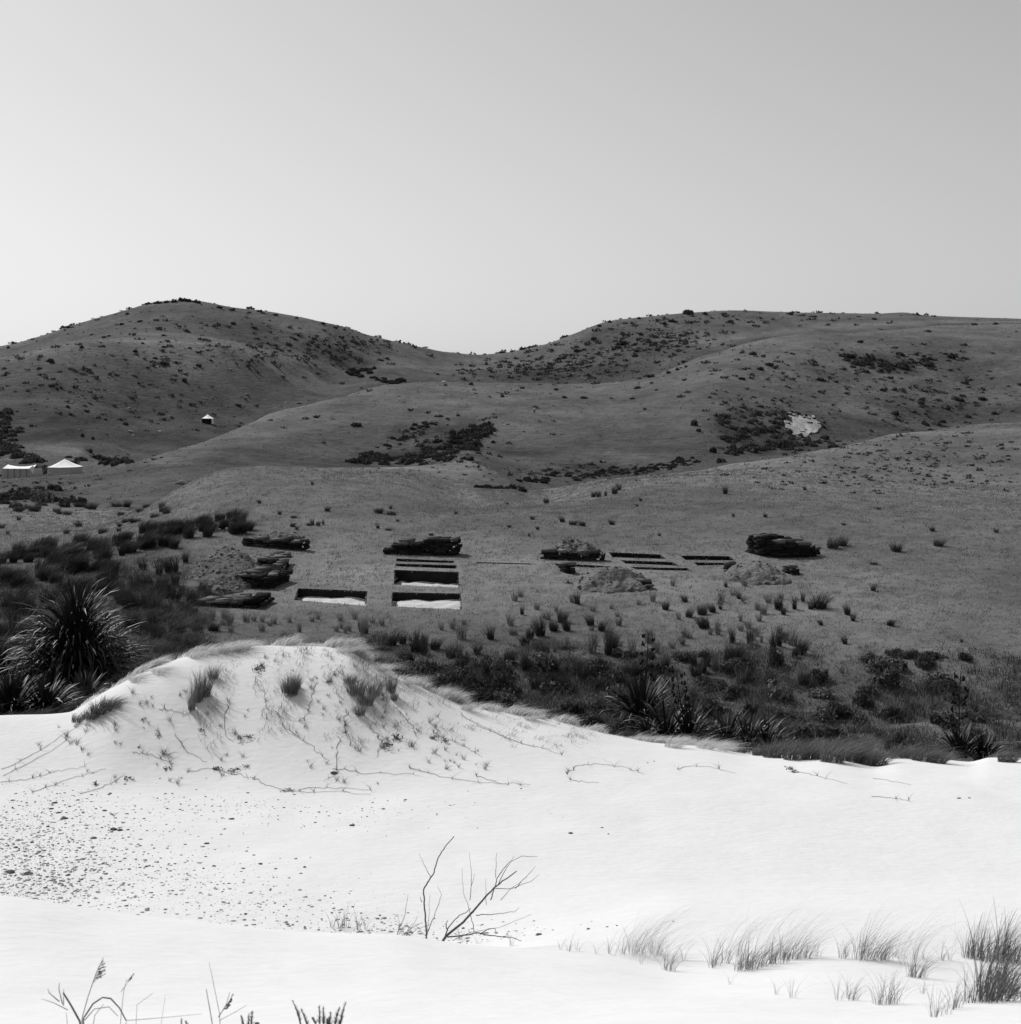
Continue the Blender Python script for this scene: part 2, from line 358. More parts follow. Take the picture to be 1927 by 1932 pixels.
def box(mb, c, s, rz=0.0, tilt=(0, 0), jit=0.0):
    V = np.array([(x, y, z) for z in (-.5, .5) for y in (-.5, .5) for x in (-.5, .5)])*np.array(s)
    if jit: V = V + rng.normal(0, jit, V.shape)
    Mx = np.array(Matrix.Rotation(rz, 3, 'Z') @ Matrix.Rotation(tilt[0], 3, 'X') @ Matrix.Rotation(tilt[1], 3, 'Y'))
    V = V @ Mx.T + np.array(c)
    mb.add(V, [(0, 2, 3, 1), (4, 5, 7, 6), (0, 1, 5, 4), (2, 6, 7, 3), (0, 4, 6, 2), (1, 3, 7, 5)])
def rock_mesh(name, m, rough=0.25, sub=2, flat=0.6):
    bm = bmesh.new(); bmesh.ops.create_icosphere(bm, subdivisions=sub, radius=1)
    ph = rng.random(3)*50
    for v in bm.verts:
        k = 1 + rough*(vnoise(np.array([v.co.x*1.4+ph[0]+v.co.z]), np.array([v.co.y*1.4+ph[1]-v.co.z]))[0]*2.2)
        v.co *= k; v.co.z *= flat; v.co.x *= 1.15
    me = bpy.data.meshes.new(name); bm.to_mesh(me); bm.free(); me.materials.append(m); return me

# ------------------------------------------------------------------ unique labels
ORD = ['zeroth','first','second','third','fourth','fifth','sixth','seventh','eighth','ninth','tenth','eleventh','twelfth','thirteenth','fourteenth',
       'fifteenth','sixteenth','seventeenth','eighteenth','nineteenth','twentieth']
TENS = {2:'twenty',3:'thirty',4:'forty',5:'fifty',6:'sixty',7:'seventy',8:'eighty',9:'ninety'}
def ordw(n):
    if n <= 20: return ORD[n]
    t, k = divmod(n, 10)
    return TENS[t] + '-' + ORD[k] if k else TENS[t][:-1] + 'ieth'
PEND = {}
def later(o, desc, place, cat, group):
    """desc + place are true of the thing; things that would read the same are told apart by order from the left"""
    tag(o, cat=cat, group=group); PEND.setdefault((desc, place), []).append(o)
def settle_labels():
    for (desc, place), L in PEND.items():
        L.sort(key=lambda o: o.location.x / o.location.y)
        for i, o in enumerate(L):
            if len(L) == 1: o['label'] = f'{desc} {place}'
            elif i == 0: o['label'] = f'leftmost {desc} {place}'
            elif i == len(L)-1: o['label'] = f'rightmost {desc} {place}'
            else: o['label'] = f'{desc} {place}, {ordw(i+1)} from left'

# ================================================================== TERRAIN SHEETS
def crest_y(u): return pchip([p[0] for p in CREST_D], [p[1] for p in CREST_D], u)
ucols = np.concatenate([np.arange(-1500, -120, 30), np.arange(-120, 2050, 5.0), np.arange(2050, 3400, 30)])
yb = crest_y(ucols) + 0.45 + 0.5*fbm(ucols/60, ucols*0+3.3, 3)
# the left flank of the dune keeps its sand to the foot of the flax
def sheet(rows_y):                          # rows_y (nr, nc)
    nr, nc = rows_y.shape; X = (ucols[None, :]-UC)/F*rows_y
    Z = H(X, rows_y); V = np.stack([X, rows_y, Z], -1).reshape(-1, 3)
    i = np.arange(nr*nc).reshape(nr, nc)
    Q = np.stack([i[:-1, :-1], i[:-1, 1:], i[1:, 1:], i[1:, :-1]], -1).reshape(-1, 4)
    return V, Q
t = np.linspace(0, 1, 300)[:, None]
rows = np.exp(math.log(0.4)*(1-t**0.55) + np.log(yb)[None, :]*t**0.55)
V, Q = sheet(rows); sand = link('sand', mk_mesh('sand', V, Q, M['sand'], True)); tag(sand, 'smooth white beach sand with a low dune', kind='structure')
# sand continues behind the photographer
V = [(-60, -60, -1.2), (60, -60, -1.2), (60, 0.4, -1.5), (-60, 0.4, -1.5)]
back = link('sand', mk_mesh('sand_back', V, [(0, 1, 2, 3)], M['sand'])); tag(back, 'white sand behind the camera', kind='structure')

# excavation pits: the four corners (back left, back right, front right, front left), depth, bright sand floor?
PITS = [
 ('deep square pit with bright sand floor, nearest and leftmost of the pits', [(562.5,1110),(693.5,1115.5),(691,1143),(555,1132)], 0.36, True),
 ('square pit with bright sand floor at front of the central column', [(740,1117.5),(869.5,1119.5),(871.5,1150),(738.2,1144.5)], 0.33, True),
 ('deep pit with tall dark back wall, second in the central column', [(744,1075),(866,1079.6),(866.7,1109),(743,1103.2)], 0.58, True),
 ('narrow dark trench, third from the front in the central column', [(746.7,1063.2),(862,1067),(861.3,1073.4),(746.2,1068.5)], 0.8, False),
 ('narrow dark trench just below the black turf stack, hindmost of central column', [(748,1054),(857.6,1058.6),(857,1062.8),(747.6,1059)], 0.8, False),
 ('thin dark slit trench alone on the grass between central and right pits', [(898.6,1060.3),(1004,1063.4),(1004,1065.6),(898.6,1062.8)], 0.5, False),
 ('thin dark trench under the turf wall behind the round spoil heap', [(1045,1063.2),(1154.3,1068.8),(1159,1073.8),(1052,1068.2)], 0.7, False),
 ('open pit farthest back in the right group, beside the turf wall', [(1149,1041.7),(1245.5,1046.4),(1258,1055),(1156,1051.8)], 0.9, False),
 ('middle pit of the three stepped pits right of the turf wall', [(1170.4,1056.8),(1268.8,1060.6),(1283,1067.5),(1181,1063.8)], 0.9, False),
 ('front trench of the three stepped pits right of the turf wall', [(1188.3,1069.6),(1297.4,1072.1),(1304.5,1077.2),(1200.8,1074.4)], 0.8, False),
 ('back pit of the far right pair, left of the black turf stack', [(1283,1048.6),(1376,1049.6),(1388,1057.8),(1293.8,1056.8)], 0.9, False),
 ('front trench of the far right pair, partly behind a spoil heap', [(1308,1061.2),(1382,1062.5),(1392,1066.6),(1317,1067.5)], 0.8, False)]
pit_polys = []
for lab, cs, dep, fl in PITS:
    pit_polys.append([at(u, v, 55) for u, v in cs])
t1 = np.linspace(0, 1, 150)[:, None]; t2 = np.linspace(0, 1, 170)[1:, None]; t3 = np.linspace(0, 1, 520)[1:, None]
ra = np.exp(np.log(yb)[None, :]*(1-t1) + math.log(57)*t1)
rb = np.broadcast_to(57 + (80-57)*t2, (169, len(ucols)))
rc = np.exp(math.log(80)*(1-t3) + math.log(1450)*t3) + np.zeros((1, len(ucols)))
V, Q = sheet(np.vstack([ra, rb, rc]))
cen = V[Q].mean(1)
inpatch = (cen[:, 1] > 57.5) & (cen[:, 1] < 79.5) & (np.abs(cen[:, 0]/cen[:, 1]*F + UC - 975) < 460)
def compact(V, Q):
    used = np.unique(Q); mp = np.full(len(V), -1); mp[used] = np.arange(len(used)); return V[used], mp[Q]
Vp, Qp = compact(V, Q[inpatch]); Vr, Qr = compact(V, Q[~inpatch])
bm = bmesh.new(); bm.from_mesh(mk_mesh('tmp', Vp, Qp))
def inside(P, poly):                         # vectorised convex test, poly clockwise or not
    s = None; ok = np.ones(len(P), bool); n = len(poly)
    area = sum(poly[i].x*poly[(i+1) % n].y - poly[(i+1) % n].x*poly[i].y for i in range(n)); sg = 1 if area > 0 else -1
    for i in range(n):
        a, b = poly[i], poly[(i+1) % n]
        ok &= sg*((b.x-a.x)*(P[:, 1]-a.y) - (b.y-a.y)*(P[:, 0]-a.x)) > 0
    return ok
def grow(poly, m):
    c = sum(poly, Vector((0, 0, 0)))/len(poly); return [p + (p-c).normalized()*m for p in poly]
rims = []
for poly in pit_polys:
    cx = sum(p.x for p in poly)/4; cy = sum(p.y for p in poly)/4
    rad = max((Vector((p.x-cx, p.y-cy))).length for p in poly) + 0.4
    for i in range(4):
        a, b = poly[i], poly[(i+1) % 4]
        nrm = Vector((b.y-a.y, -(b.x-a.x), 0)).normalized()
        fs = [f for f in bm.faces if abs(f.calc_center_median().x-cx) < rad and abs(f.calc_center_median().y-cy) < rad]
        geo = set(fs); 
        for f in fs: geo.update(f.edges); geo.update(f.verts)
        bmesh.ops.bisect_plane(bm, geom=list(geo), plane_co=a, plane_no=nrm, dist=1e-5)
    fs = [f for f in bm.faces if abs(f.calc_center_median().x-cx) < rad and abs(f.calc_center_median().y-cy) < rad]
    cc = np.array([f.calc_center_median()[:] for f in fs]); ins = inside(cc, poly)
    dead = [f for f, k in zip(fs, ins) if k]; ds = set(dead)
    rim = [(e.verts[0].co.copy(), e.verts[1].co.copy()) for f in dead for e in f.edges if sum(1 for g in e.link_faces if g in ds) == 1]
    rims.append(rim)
    bmesh.ops.delete(bm, geom=dead, context='FACES')
bm.from_mesh(mk_mesh('tmp2', Vr, Qr))
bmesh.ops.remove_doubles(bm, verts=bm.verts, dist=2e-4)
for f in bm.faces: f.smooth = True
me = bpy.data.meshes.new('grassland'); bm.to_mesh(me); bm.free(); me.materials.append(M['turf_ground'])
COVER_SHADE = [(850,830,60,35,.45),(740,862,60,14,.5),(780,815,50,18,.25),(700,700,60,12,.45),(1100,690,140,26,.35),(1000,708,140,12,.35),(1420,815,80,36,.42),(1560,800,90,28,.25),(1680,690,70,20,.38),  # bracken and scrub tone, plus crest light and hollow shade painted to separate ridges
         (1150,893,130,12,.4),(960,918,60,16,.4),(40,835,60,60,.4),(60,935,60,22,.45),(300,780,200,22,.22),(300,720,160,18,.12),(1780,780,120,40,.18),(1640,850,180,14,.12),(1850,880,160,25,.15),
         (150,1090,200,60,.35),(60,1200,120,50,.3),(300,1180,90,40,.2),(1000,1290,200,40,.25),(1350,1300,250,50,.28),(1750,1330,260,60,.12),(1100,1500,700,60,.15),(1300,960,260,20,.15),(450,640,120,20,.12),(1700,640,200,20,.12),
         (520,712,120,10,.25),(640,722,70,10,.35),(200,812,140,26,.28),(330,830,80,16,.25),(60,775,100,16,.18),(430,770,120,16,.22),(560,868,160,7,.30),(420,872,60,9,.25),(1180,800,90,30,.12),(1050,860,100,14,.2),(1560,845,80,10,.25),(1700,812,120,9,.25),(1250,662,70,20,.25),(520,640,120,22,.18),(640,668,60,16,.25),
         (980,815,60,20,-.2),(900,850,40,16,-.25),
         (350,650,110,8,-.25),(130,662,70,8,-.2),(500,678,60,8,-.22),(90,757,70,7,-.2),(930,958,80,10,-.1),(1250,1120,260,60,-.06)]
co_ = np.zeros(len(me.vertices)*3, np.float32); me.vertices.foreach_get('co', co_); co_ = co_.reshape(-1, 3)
cov_shade = np.ones(len(co_))
for (u, v, su, sv, a) in COVER_SHADE:
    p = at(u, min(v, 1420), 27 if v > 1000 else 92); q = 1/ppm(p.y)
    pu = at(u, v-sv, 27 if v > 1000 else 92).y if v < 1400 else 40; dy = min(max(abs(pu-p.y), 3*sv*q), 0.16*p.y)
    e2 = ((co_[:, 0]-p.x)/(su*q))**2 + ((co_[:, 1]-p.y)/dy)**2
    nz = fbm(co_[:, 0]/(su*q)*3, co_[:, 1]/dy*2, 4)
    cov_shade *= 1 - a*np.clip(1.25 - e2*0.8 + nz*1.1, 0, 1)
# painted shading: crests lightened, hollows darkened in the ground colour to bring out relief
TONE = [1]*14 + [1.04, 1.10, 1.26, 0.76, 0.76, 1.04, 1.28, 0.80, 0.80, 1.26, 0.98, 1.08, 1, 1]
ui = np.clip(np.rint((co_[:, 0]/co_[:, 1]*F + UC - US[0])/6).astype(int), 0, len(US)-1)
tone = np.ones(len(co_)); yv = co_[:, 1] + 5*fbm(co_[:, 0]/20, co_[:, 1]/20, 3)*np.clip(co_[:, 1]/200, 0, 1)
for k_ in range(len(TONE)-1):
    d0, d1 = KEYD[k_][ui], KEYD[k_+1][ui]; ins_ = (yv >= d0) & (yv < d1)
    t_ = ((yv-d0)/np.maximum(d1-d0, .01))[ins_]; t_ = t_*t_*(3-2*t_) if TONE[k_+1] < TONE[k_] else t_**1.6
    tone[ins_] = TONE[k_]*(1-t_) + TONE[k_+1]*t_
cov_shade *= tone
cov_shade *= 1 + 0.42*fbm(co_[:, 0]/14, co_[:, 1]/14, 4) + 0.24*fbm(co_[:, 0]/3, co_[:, 1]/4, 3)
pl = np.exp(-(((co_[:, 1]-66)/14)**2 + ((co_[:, 0]+1)/16)**2)); cov_shade *= 1 + 0.28*pl*(0.8+0.6*fbm(co_[:, 0]/3, co_[:, 1]/5, 3))   # drier trampled turf round the dig
atr = me.attributes.new('cover_shade', 'FLOAT', 'POINT'); atr.data.foreach_set('value', cov_shade.astype(np.float32))  # plant cover together with the painted ridge light and hollow shade
hl = np.clip((co_[:, 1]-105)/150, 0, 1)*1.5
at2 = me.attributes.new('hill', 'FLOAT', 'POINT'); at2.data.foreach_set('value', hl.astype(np.float32))
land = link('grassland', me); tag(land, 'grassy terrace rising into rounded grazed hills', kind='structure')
for (lab, cs, dep, fl), poly, rim in zip(PITS, pit_polys, rims):
    c = sum(poly, Vector((0, 0, 0)))/4
    e = bpy.data.objects.new('excavation_pit', None); C.objects.link(e); e.location = c
    tag(e, lab, 'pit', 'excavation pits cut in the grass terrace')
    mb = MB()
    for a, b in rim:
        mb.add([a-c, b-c, b-c-Vector((0, 0, dep+.1)), a-c-Vector((0, 0, dep+.1))], [(0, 1, 2, 3)])
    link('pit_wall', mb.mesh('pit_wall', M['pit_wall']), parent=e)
    cr = MB()
    for a, b in rim:
        for q in range(max(1, int((b-a).length/0.05))):
            if rng.random() < 0.75:
                p_ = a.lerp(b, rng.random()); inw = (c-p_); inw.z = 0; inw.normalize(); sz = 0.015+0.045*rng.random()**2
                box(cr, (p_ - c) + inw*sz*0.3 - Vector((0, 0, 0.02+0.05*rng.random()**2)), (sz*1.5, sz*1.5, sz), rng.random()*3, (.3*rng.random(), .3*rng.random()), sz*.15)
    link('crumbling_rim', cr.mesh('crumbling_rim', M['turf_top']), parent=e)['kind'] = 'stuff'
    n = 24; ss, tt = np.meshgrid(np.linspace(-0.003, 1.003, n), np.linspace(-0.003, 1.003, n))
    P = [np.array(p[:]) for p in poly]
    G = ((P[0][None, None]*(1-ss[..., None])+P[1][None, None]*ss[..., None])*(1-tt[..., None]) + (P[3][None, None]*(1-ss[..., None])+P[2][None, None]*ss[..., None])*tt[..., None])
    G[..., 2] = H(G[..., 0], G[..., 1])*0.4 + G[..., 2]*0.6 - dep + 0.12*fbm(G[..., 0]*1.6, G[..., 1]*1.6, 4)
    if fl: G[..., 2] += 0.16*np.clip(tt-0.55, 0, 1) - 0.18*np.clip(0.12-ss, 0, 1)/0.12*(1-tt)
    Vf = G.reshape(-1, 3) - np.array(c[:]); i = np.arange(n*n).reshape(n, n)
    Qf = np.stack([i[:-1, :-1], i[1:, :-1], i[1:, 1:], i[:-1, 1:]], -1).reshape(-1, 4)
    link('pit_floor', mk_mesh('pit_floor', Vf, Qf, M['pit_sand'] if fl else M['soil'], True), parent=e)

# ================================================================== TURF STACKS AND SPOIL HEAPS
no_grass = [grow(p, 0.06) for p in pit_polys]
def turf_stack(name, label, pts, hts, depth, z_extra=0.0):
    """courses of cut turves laid along pts (picture points of its front foot), heights in metres at each"""
    G = [at(u, v, 50) for u, v in pts]; c = G[len(G)//2].copy()
    mb = MB(); top = MB()
    seg = [(G[i+1]-G[i]).length for i in range(len(G)-1)]; tot = sum(seg)
    s = 0.0
    th = 0.13
    maxh = max(hts); nc = int(maxh/th)+1
    for k in range(nc):
        s = rng.random()*0.15
        while s < tot:
            L = min(0.42 + 0.45*rng.random(), tot - s + 0.06)
            q = s; i = 0
            while i < len(seg)-1 and q > seg[i]: q -= seg[i]; i += 1
            f = q/seg[i]; p = G[i].lerp(G[i+1], min(f, 1)); h = hts[i]*(1-f) + hts[i+1]*f
            h += 0.05*math.sin(s*3.1)+0.03*math.sin(s*7.3)+rng.normal(0, .03)
            if k*th < h:
                d = (G[i+1]-G[i]).normalized(); nrm = Vector((-d.y, d.x, 0))
                rz = math.atan2(d.y, d.x)
                nrow = max(1, int(depth/0.42))
                for r_ in range(nrow):
                    pp = p + nrm*(0.21 + r_*0.42 + rng.normal(0, 0.035) + k*0.012) ; z = hz(pp.x, pp.y)
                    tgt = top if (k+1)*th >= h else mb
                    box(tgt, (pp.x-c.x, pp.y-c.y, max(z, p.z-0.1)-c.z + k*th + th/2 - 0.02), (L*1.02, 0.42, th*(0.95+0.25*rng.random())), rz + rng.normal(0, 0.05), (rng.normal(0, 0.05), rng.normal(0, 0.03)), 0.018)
            s += L*1.0
    e = bpy.data.objects.new(name, None); C.objects.link(e); e.location = c
    tag(e, label, 'turf stack', 'stacks of cut turf beside the pits')
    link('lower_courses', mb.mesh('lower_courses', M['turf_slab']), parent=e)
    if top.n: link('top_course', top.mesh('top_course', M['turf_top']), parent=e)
    d = (G[-1]-G[0]).normalized(); nn = Vector((-d.y, d.x, 0))*depth
    no_grass.append([G[0], G[-1], G[-1]+nn, G[0]+nn])
    return e
turf_stack('turf_stack', 'long low black turf wall at back left, beyond the large spoil heap', [(463,1030),(520,1035.5),(577,1041)], [0.34,0.46,0.60], 0.5)
turf_stack('turf_stack', 'tall black turf stack behind the central column of pits', [(734,1046.5),(760,1047),(800,1048),(840,1049),(866,1049.5)], [0.35,0.62,0.78,0.88,0.85], 0.9)
turf_stack('turf_stack', 'rough black turf stack at far right end of the excavation', [(1413,1044),(1435,1050),(1475,1053),(1520,1052),(1551,1050)], [0.90,1.0,0.80,0.72,0.36], 1.3)
turf_stack('turf_stack', 'straight black turf wall holding back the pale soil heap', [(1031,1055.5),(1060,1057),(1100,1058.5),(1142,1059)], [0.38,0.40,0.42,0.42], 0.5)
turf_stack('turf_stack', 'low flat turf platform at lower left, black edged', [(379,1143),(420,1147),(460,1147.5),(497,1149)], [0.16,0.22,0.26,0.50], 1.9)
turf_stack('turf_stack', 'stepped dark turf stack between platform and large spoil heap', [(445,1106),(470,1110),(500,1112),(524,1110)], [0.45,0.62,0.66,0.55], 2.1)
turf_stack('turf_stack', 'middle turf step on right edge of the largest spoil heap', [(494,1073),(512,1074),(532,1073)], [0.42,0.45,0.42], 1.9)
turf_stack('turf_stack', 'diagonal dark turf edge closing the right side of largest heap', [(524,1108),(535,1088),(547,1066)], [0.55,0.48,0.36], 0.5)
turf_stack('turf_stack', 'small turf step just in front of the back left wall', [(522,1051),(536,1052),(550,1052)], [0.18,0.22,0.24], 0.8)

def mound(name, label, u, v, wx, wy, h, m, cat='spoil heap', group='spoil heaps beside the pits', clods=160, peak=1.05, rz=0.0, skew=0.0, n=64):
    """(u,v) centre of base; wx, wy half-widths in metres"""
    c = at(u, v, 50); mb = MB()
    a = np.linspace(-1.15, 1.15, n); X, Y = np.meshgrid(a, a)
    rr = np.sqrt(X**2+Y**2) + 0.42*fbm(X*1.5+u, Y*1.5+v, 4)
    hh = h*np.clip(1-rr, 0, 1)**(1/peak)*(1-0.35*np.clip(1-rr, 0, 1))*1.35
    hh *= 1 + skew*X
    hh += 0.40*h*fbm(X*2.6+u, Y*2.6, 5)*np.clip((1.05-rr)*3, 0, 1)
    ca, sa = math.cos(rz), math.sin(rz)
    WX = c.x + (X*wx*ca - Y*wy*sa); WY = c.y + (X*wx*sa + Y*wy*ca)
    Z = H(WX, WY) + hh - 0.12*(rr > 0.98) 
    V = np.stack([WX-c.x, WY-c.y, Z-c.z], -1).reshape(-1, 3); i = np.arange(n*n).reshape(n, n)
    Q = np.stack([i[:-1, :-1], i[:-1, 1:], i[1:, 1:], i[1:, :-1]], -1).reshape(-1, 4)
    keep = (rr.reshape(-1)[Q].min(1) < 1.04); V, Q = compact(V, Q[keep])
    e = bpy.data.objects.new(name, None); C.objects.link(e); e.location = c
    tag(e, label, cat, group)
    link('loose_soil', mk_mesh('loose_soil', V, Q, m, True), parent=e)
    cb = MB()
    for k in range(clods):
        j = rng.integers(0, len(V)); s = 0.03+0.11*rng.random()**3
        box(cb, V[j] + (0, 0, s*0.2), (s*1.4, s, s*0.7), rng.random()*6, (rng.normal(0, .4), rng.normal(0, .4)), s*0.1)
    link('clods', cb.mesh('clods', M['clod']), parent=e)['kind'] = 'stuff'
    no_grass.append([c+Vector((-wx*.8, -wy*.8, 0)), c+Vector((wx*.8, -wy*.8, 0)), c+Vector((wx*.8, wy*.8, 0)), c+Vector((-wx*.8, wy*.8, 0))])
    return e
mound('spoil_heap', 'largest spoil heap, dark crumbly soil left of the turf steps', 432, 1082, 2.0, 4.4, 0.95, M['dark_heap'], clods=420, rz=R(14), peak=1.2)
mound('spoil_heap', 'low soil heap piled behind the long back left turf wall', 518, 1020, 1.5, 1.0, 0.62, M['heap'], clods=90)
mound('spoil_heap', 'pale peaked soil heap behind the straight turf wall', 1090, 1046, 1.45, 1.8, 0.98, M['heap'], clods=150, peak=1.0)
mound('spoil_heap', 'broad round spoil heap in front of the right hand pits', 1147, 1100, 1.9, 2.4, 0.78, M['heap'], clods=160)
mound('spoil_heap', 'rightmost spoil heap, in front of the far right turf stack', 1430, 1089, 1.65, 2.3, 0.74, M['heap'], clods=160)
mound('spoil_heap', 'small spill of dark soil below the stepped turf stack', 412, 1112, 1.3, 1.4, 0.4, M['dark_heap'], clods=120)
turf_stack('turf_stack', 'small undercut turf pile at left end of the round heap', [(1062,1080),(1072,1083),(1084,1084)], [0.40,0.45,0.35], 0.5)
turf_stack('turf_stack', 'short turf pile at left end of the rightmost heap', [(1369,1080),(1378,1082),(1386,1082)], [0.42,0.45,0.3], 0.5)
turf_stack('turf_stack', 'few dark turves at right end of the round heap', [(1208,1108),(1214,1111),(1220,1113)], [0.3,0.28,0.2], 0.4)
turf_stack('turf_stack', 'few dark turves at right end of the rightmost heap', [(1480,1080),(1487,1083),(1495,1086)], [0.25,0.28,0.2], 0.4)

#PART2
# ================================================================== GROUND COVER_SHADE (nobody could count it)
def keep_off(P, polys):
    ok = np.ones(len(P), bool)
    for poly in polys: ok &= ~inside(P, poly)
    return ok
def scatter(n, y0, y1, s0=-0.40, s1=0.40, p=1.0):
    y = np.exp(rng.random(n)**p*math.log(y1/y0))*y0; s = s0 + (s1-s0)*rng.random(n); return s*y, y
def grass_cover(name, label, n, y0, y1, k, h, wd, m, lean=0.35, p=1.0, dens=None, umin=None):
    x, y = scatter(n, y0, y1, p=p)
    keep = keep_off(np.c_[x, y], no_grass) & (y > crest_y(x/y*F+UC)+1.5)
    if dens: keep &= rng.random(n) < dens(x, y)
    x, y = x[keep], y[keep]; z = H(x, y); n = len(x)
    B = np.repeat(np.c_[x, y, z-0.02], k, 0); sc = np.repeat(np.clip(y/y0, 1, None)**0.45, k) * np.repeat(0.45+1.1*rng.random(n)**2, k)
    B[:, :2] += rng.normal(0, 1, (n*k, 2))*(0.10*sc)[:, None]; B[:, 2] = H(B[:, 0], B[:, 1]) - 0.02
    hh = h*sc*(0.5+0.7*rng.random(n*k)); ln = rng.normal(0, lean, (n*k, 2))*hh[:, None] + np.outer(hh, (0.35, -0.05))
    V, T = blades(B, hh, wd*sc*(0.6+0.8*rng.random(n*k)), ln, tri=True)
    o = link(name, mk_mesh(name, V, T, m)); tag(o, label, 'grass', kind='stuff'); return o
grass_cover('pasture_grass', 'short dry grass covering the terrace round the pits', 60000, 44, 135, 9, 0.085, 0.019, M['grass'], p=0.8)
grass_cover('hillside_grass', 'rough tussocky pasture grass over the hills', 20000, 120, 880, 5, 0.15, 0.08, M['hill_grass'], p=0.9)

# ================================================================== PLANT SHAPES
RUSH = [tuft_mesh('rush_clump', 170+60*k, 0.13+0.03*k, 1.0, 0.015, 0.30+0.05*(k % 3), (0.05+0.09*k, 0.05), M['rush'], 3, 0.15, 0.78) for k in range(6)]
RUSHP = [tuft_mesh('rush_clump', 100, 0.16, 1.0, 0.012, 0.36, (0.10, 0), M['rush_pale'], 3, 0.1, 0.55) for k in range(3)]
RUSHB = [tuft_mesh('rush_clump', 420, 0.34, 1.0, 0.018, 0.5, (0.55, -0.05), M['rush'], 4, 0.35, 0.6) for k in range(4)]      # wind-blown, leaning right
SHRUB = [leaf_cloud('shrub', 900, 1, 1, 0.9, 0.085, M['shrub'], 8) for k in range(5)]
SHRUBF = [leaf_cloud('shrub', 260, 1, 1, 0.7, 0.16, M['shrub'], 7) for k in range(6)]
SHRUBP = [leaf_cloud('shrub', 500, 1, 1, 0.8, 0.10, M['shrub_pale'], 8) for k in range(3)]
def put(shapes, u, v, hpx, wpx=None, ymin=26, name='rush_clump', base_w=0.55, sink=0.04):
    p = at(u, v, ymin); k = 1/ppm(p.y); hs = hpx*k; ws = (wpx*k/base_w) if wpx else hs
    o = link(name, random.choice(shapes), p - Vector((0, 0, sink*hs)), random.random()*0.8-0.4 if shapes in (RUSHB,) else random.random()*6.28, (ws, ws, hs))
    return o

# ---- landmarks used to say where a plant stands
def where_rush(u, v):
    if v < 985:
        if u < 330: return 'low on the far left flat before the tents'
        if u < 820: return 'on the front left grass knoll'
        if u < 1250: return 'on the knoll behind the straight turf wall'
        return 'on the right hand grass knoll'
    if u < 360 and v < 1080: return 'in the upper left rush bed'
    if u < 360: return 'in the lower left rush bed above the flax'
    if u < 520 and v < 1060: return 'behind the large spoil heap'
    if v < 1060:
        if u < 900: return 'on the flat behind the central turf stack'
        if u < 1400: return 'on the flat behind the right hand pits'
        return 'beside the far right turf stack'
    if v < 1170:
        if u < 900: return 'close to the pits with bright floors'
        if u < 1240: return 'in front of the round spoil heap'
        if u < 1420: return 'between the two front spoil heaps'
        return 'right of the rightmost spoil heap'
    if u < 680: return 'below the low turf platform'
    if u < 900: return 'in the dip behind the dune shoulder'
    if u < 1200: return 'above the scrub in the picture middle'
    if u < 1500: return 'above the two right hand flax stalks'
    return 'on the lower right of the terrace'
GR = 'rush clumps on the terrace'
def rush(u, v, h, w=None, kind='d', nm=None):
    sh = {'d': RUSH, 'p': RUSHP, 'b': RUSHB}[kind]; bw = {'d': 0.62, 'p': 0.62, 'b': 1.35}[kind]
    o = put(sh, u, v, h, w, 26 if v > 1000 else 60, base_w=bw)
    size = 'tall' if h > 44 else ('small' if h < 22 else 'medium')
    d = f'{size} dark rush clump' if kind == 'd' else (f'{size} thin pale rush clump' if kind == 'p' else f'{size} dark windblown tussock')
    later(o, nm or d, where_rush(u, v), 'rush clump', GR)
# picked out one by one from the picture
for a in [(1546,1148,46,38),(1470,1150,42,20),(1478,1160,30,18),(1500,1150,40,16),(1515,1135,34,14),(1530,1150,30,16),(1600,1160,34,14),(1610,1172,26,14),
          (1571,1035,36,28),(1590,1030,30,18),(1692,1040,28,30),(1770,1030,22,20),(1760,1002,14,10),(1880,1005,14,16),(1369,932,28,18),(1519,925,14,9),
          (1090,1140,42,16),(1293,1136,22,12),(1325,1160,30,18),(1345,1155,26,14),(1395,1130,26,14),(1256,1150,26,14),(1300,1165,26,14),
          (1360,1150,20,10),(1330,1185,34,24),(1460,1222,34,16),(1595,1215,26,12),(1648,1115,22,16),(1680,1180,20,14),(1370,1108,20,12),
          (1032,950,18,10),(1120,938,18,12),(1130,938,20,12),(1143,936,18,10),(1160,932,26,14),(1168,925,22,12),(1062,985,16,12),(1080,990,14,14),(1100,992,14,12),(1155,990,16,14),
          (1020,1200,60,26),(1000,1205,36,16),(985,1160,30,14),(1070,1190,40,20),(1060,1175,34,16),(1045,1190,30,16),(1115,1180,32,14),(1135,1190,30,14),
          (715,968,18,22),(740,972,12,16),(590,990,18,8),(600,992,14,8),(610,990,18,8),(560,1000,12,8),(590,915,14,8),(860,970,10,9),(490,950,12,8),
          (735,1218,46,40),(715,1222,44,34),(760,1215,34,20),(700,1215,34,24),(820,1225,34,24),(850,1240,40,30),(875,1255,42,30),(900,1235,40,24),(800,1215,34,14),(790,1230,40,20),
          (690,1195,24,14),(770,1250,40,30),(800,1262,40,26),(830,1285,36,30),(860,1310,44,40),(930,1290,40,40),(960,1250,40,20),
          (1690,1250,26,14),(1500,1240,30,14),(1550,1180,16,8),(1815,1212,12,8),(1260,1290,20,14),(1650,1065,8,30)]:
    rush(*a)
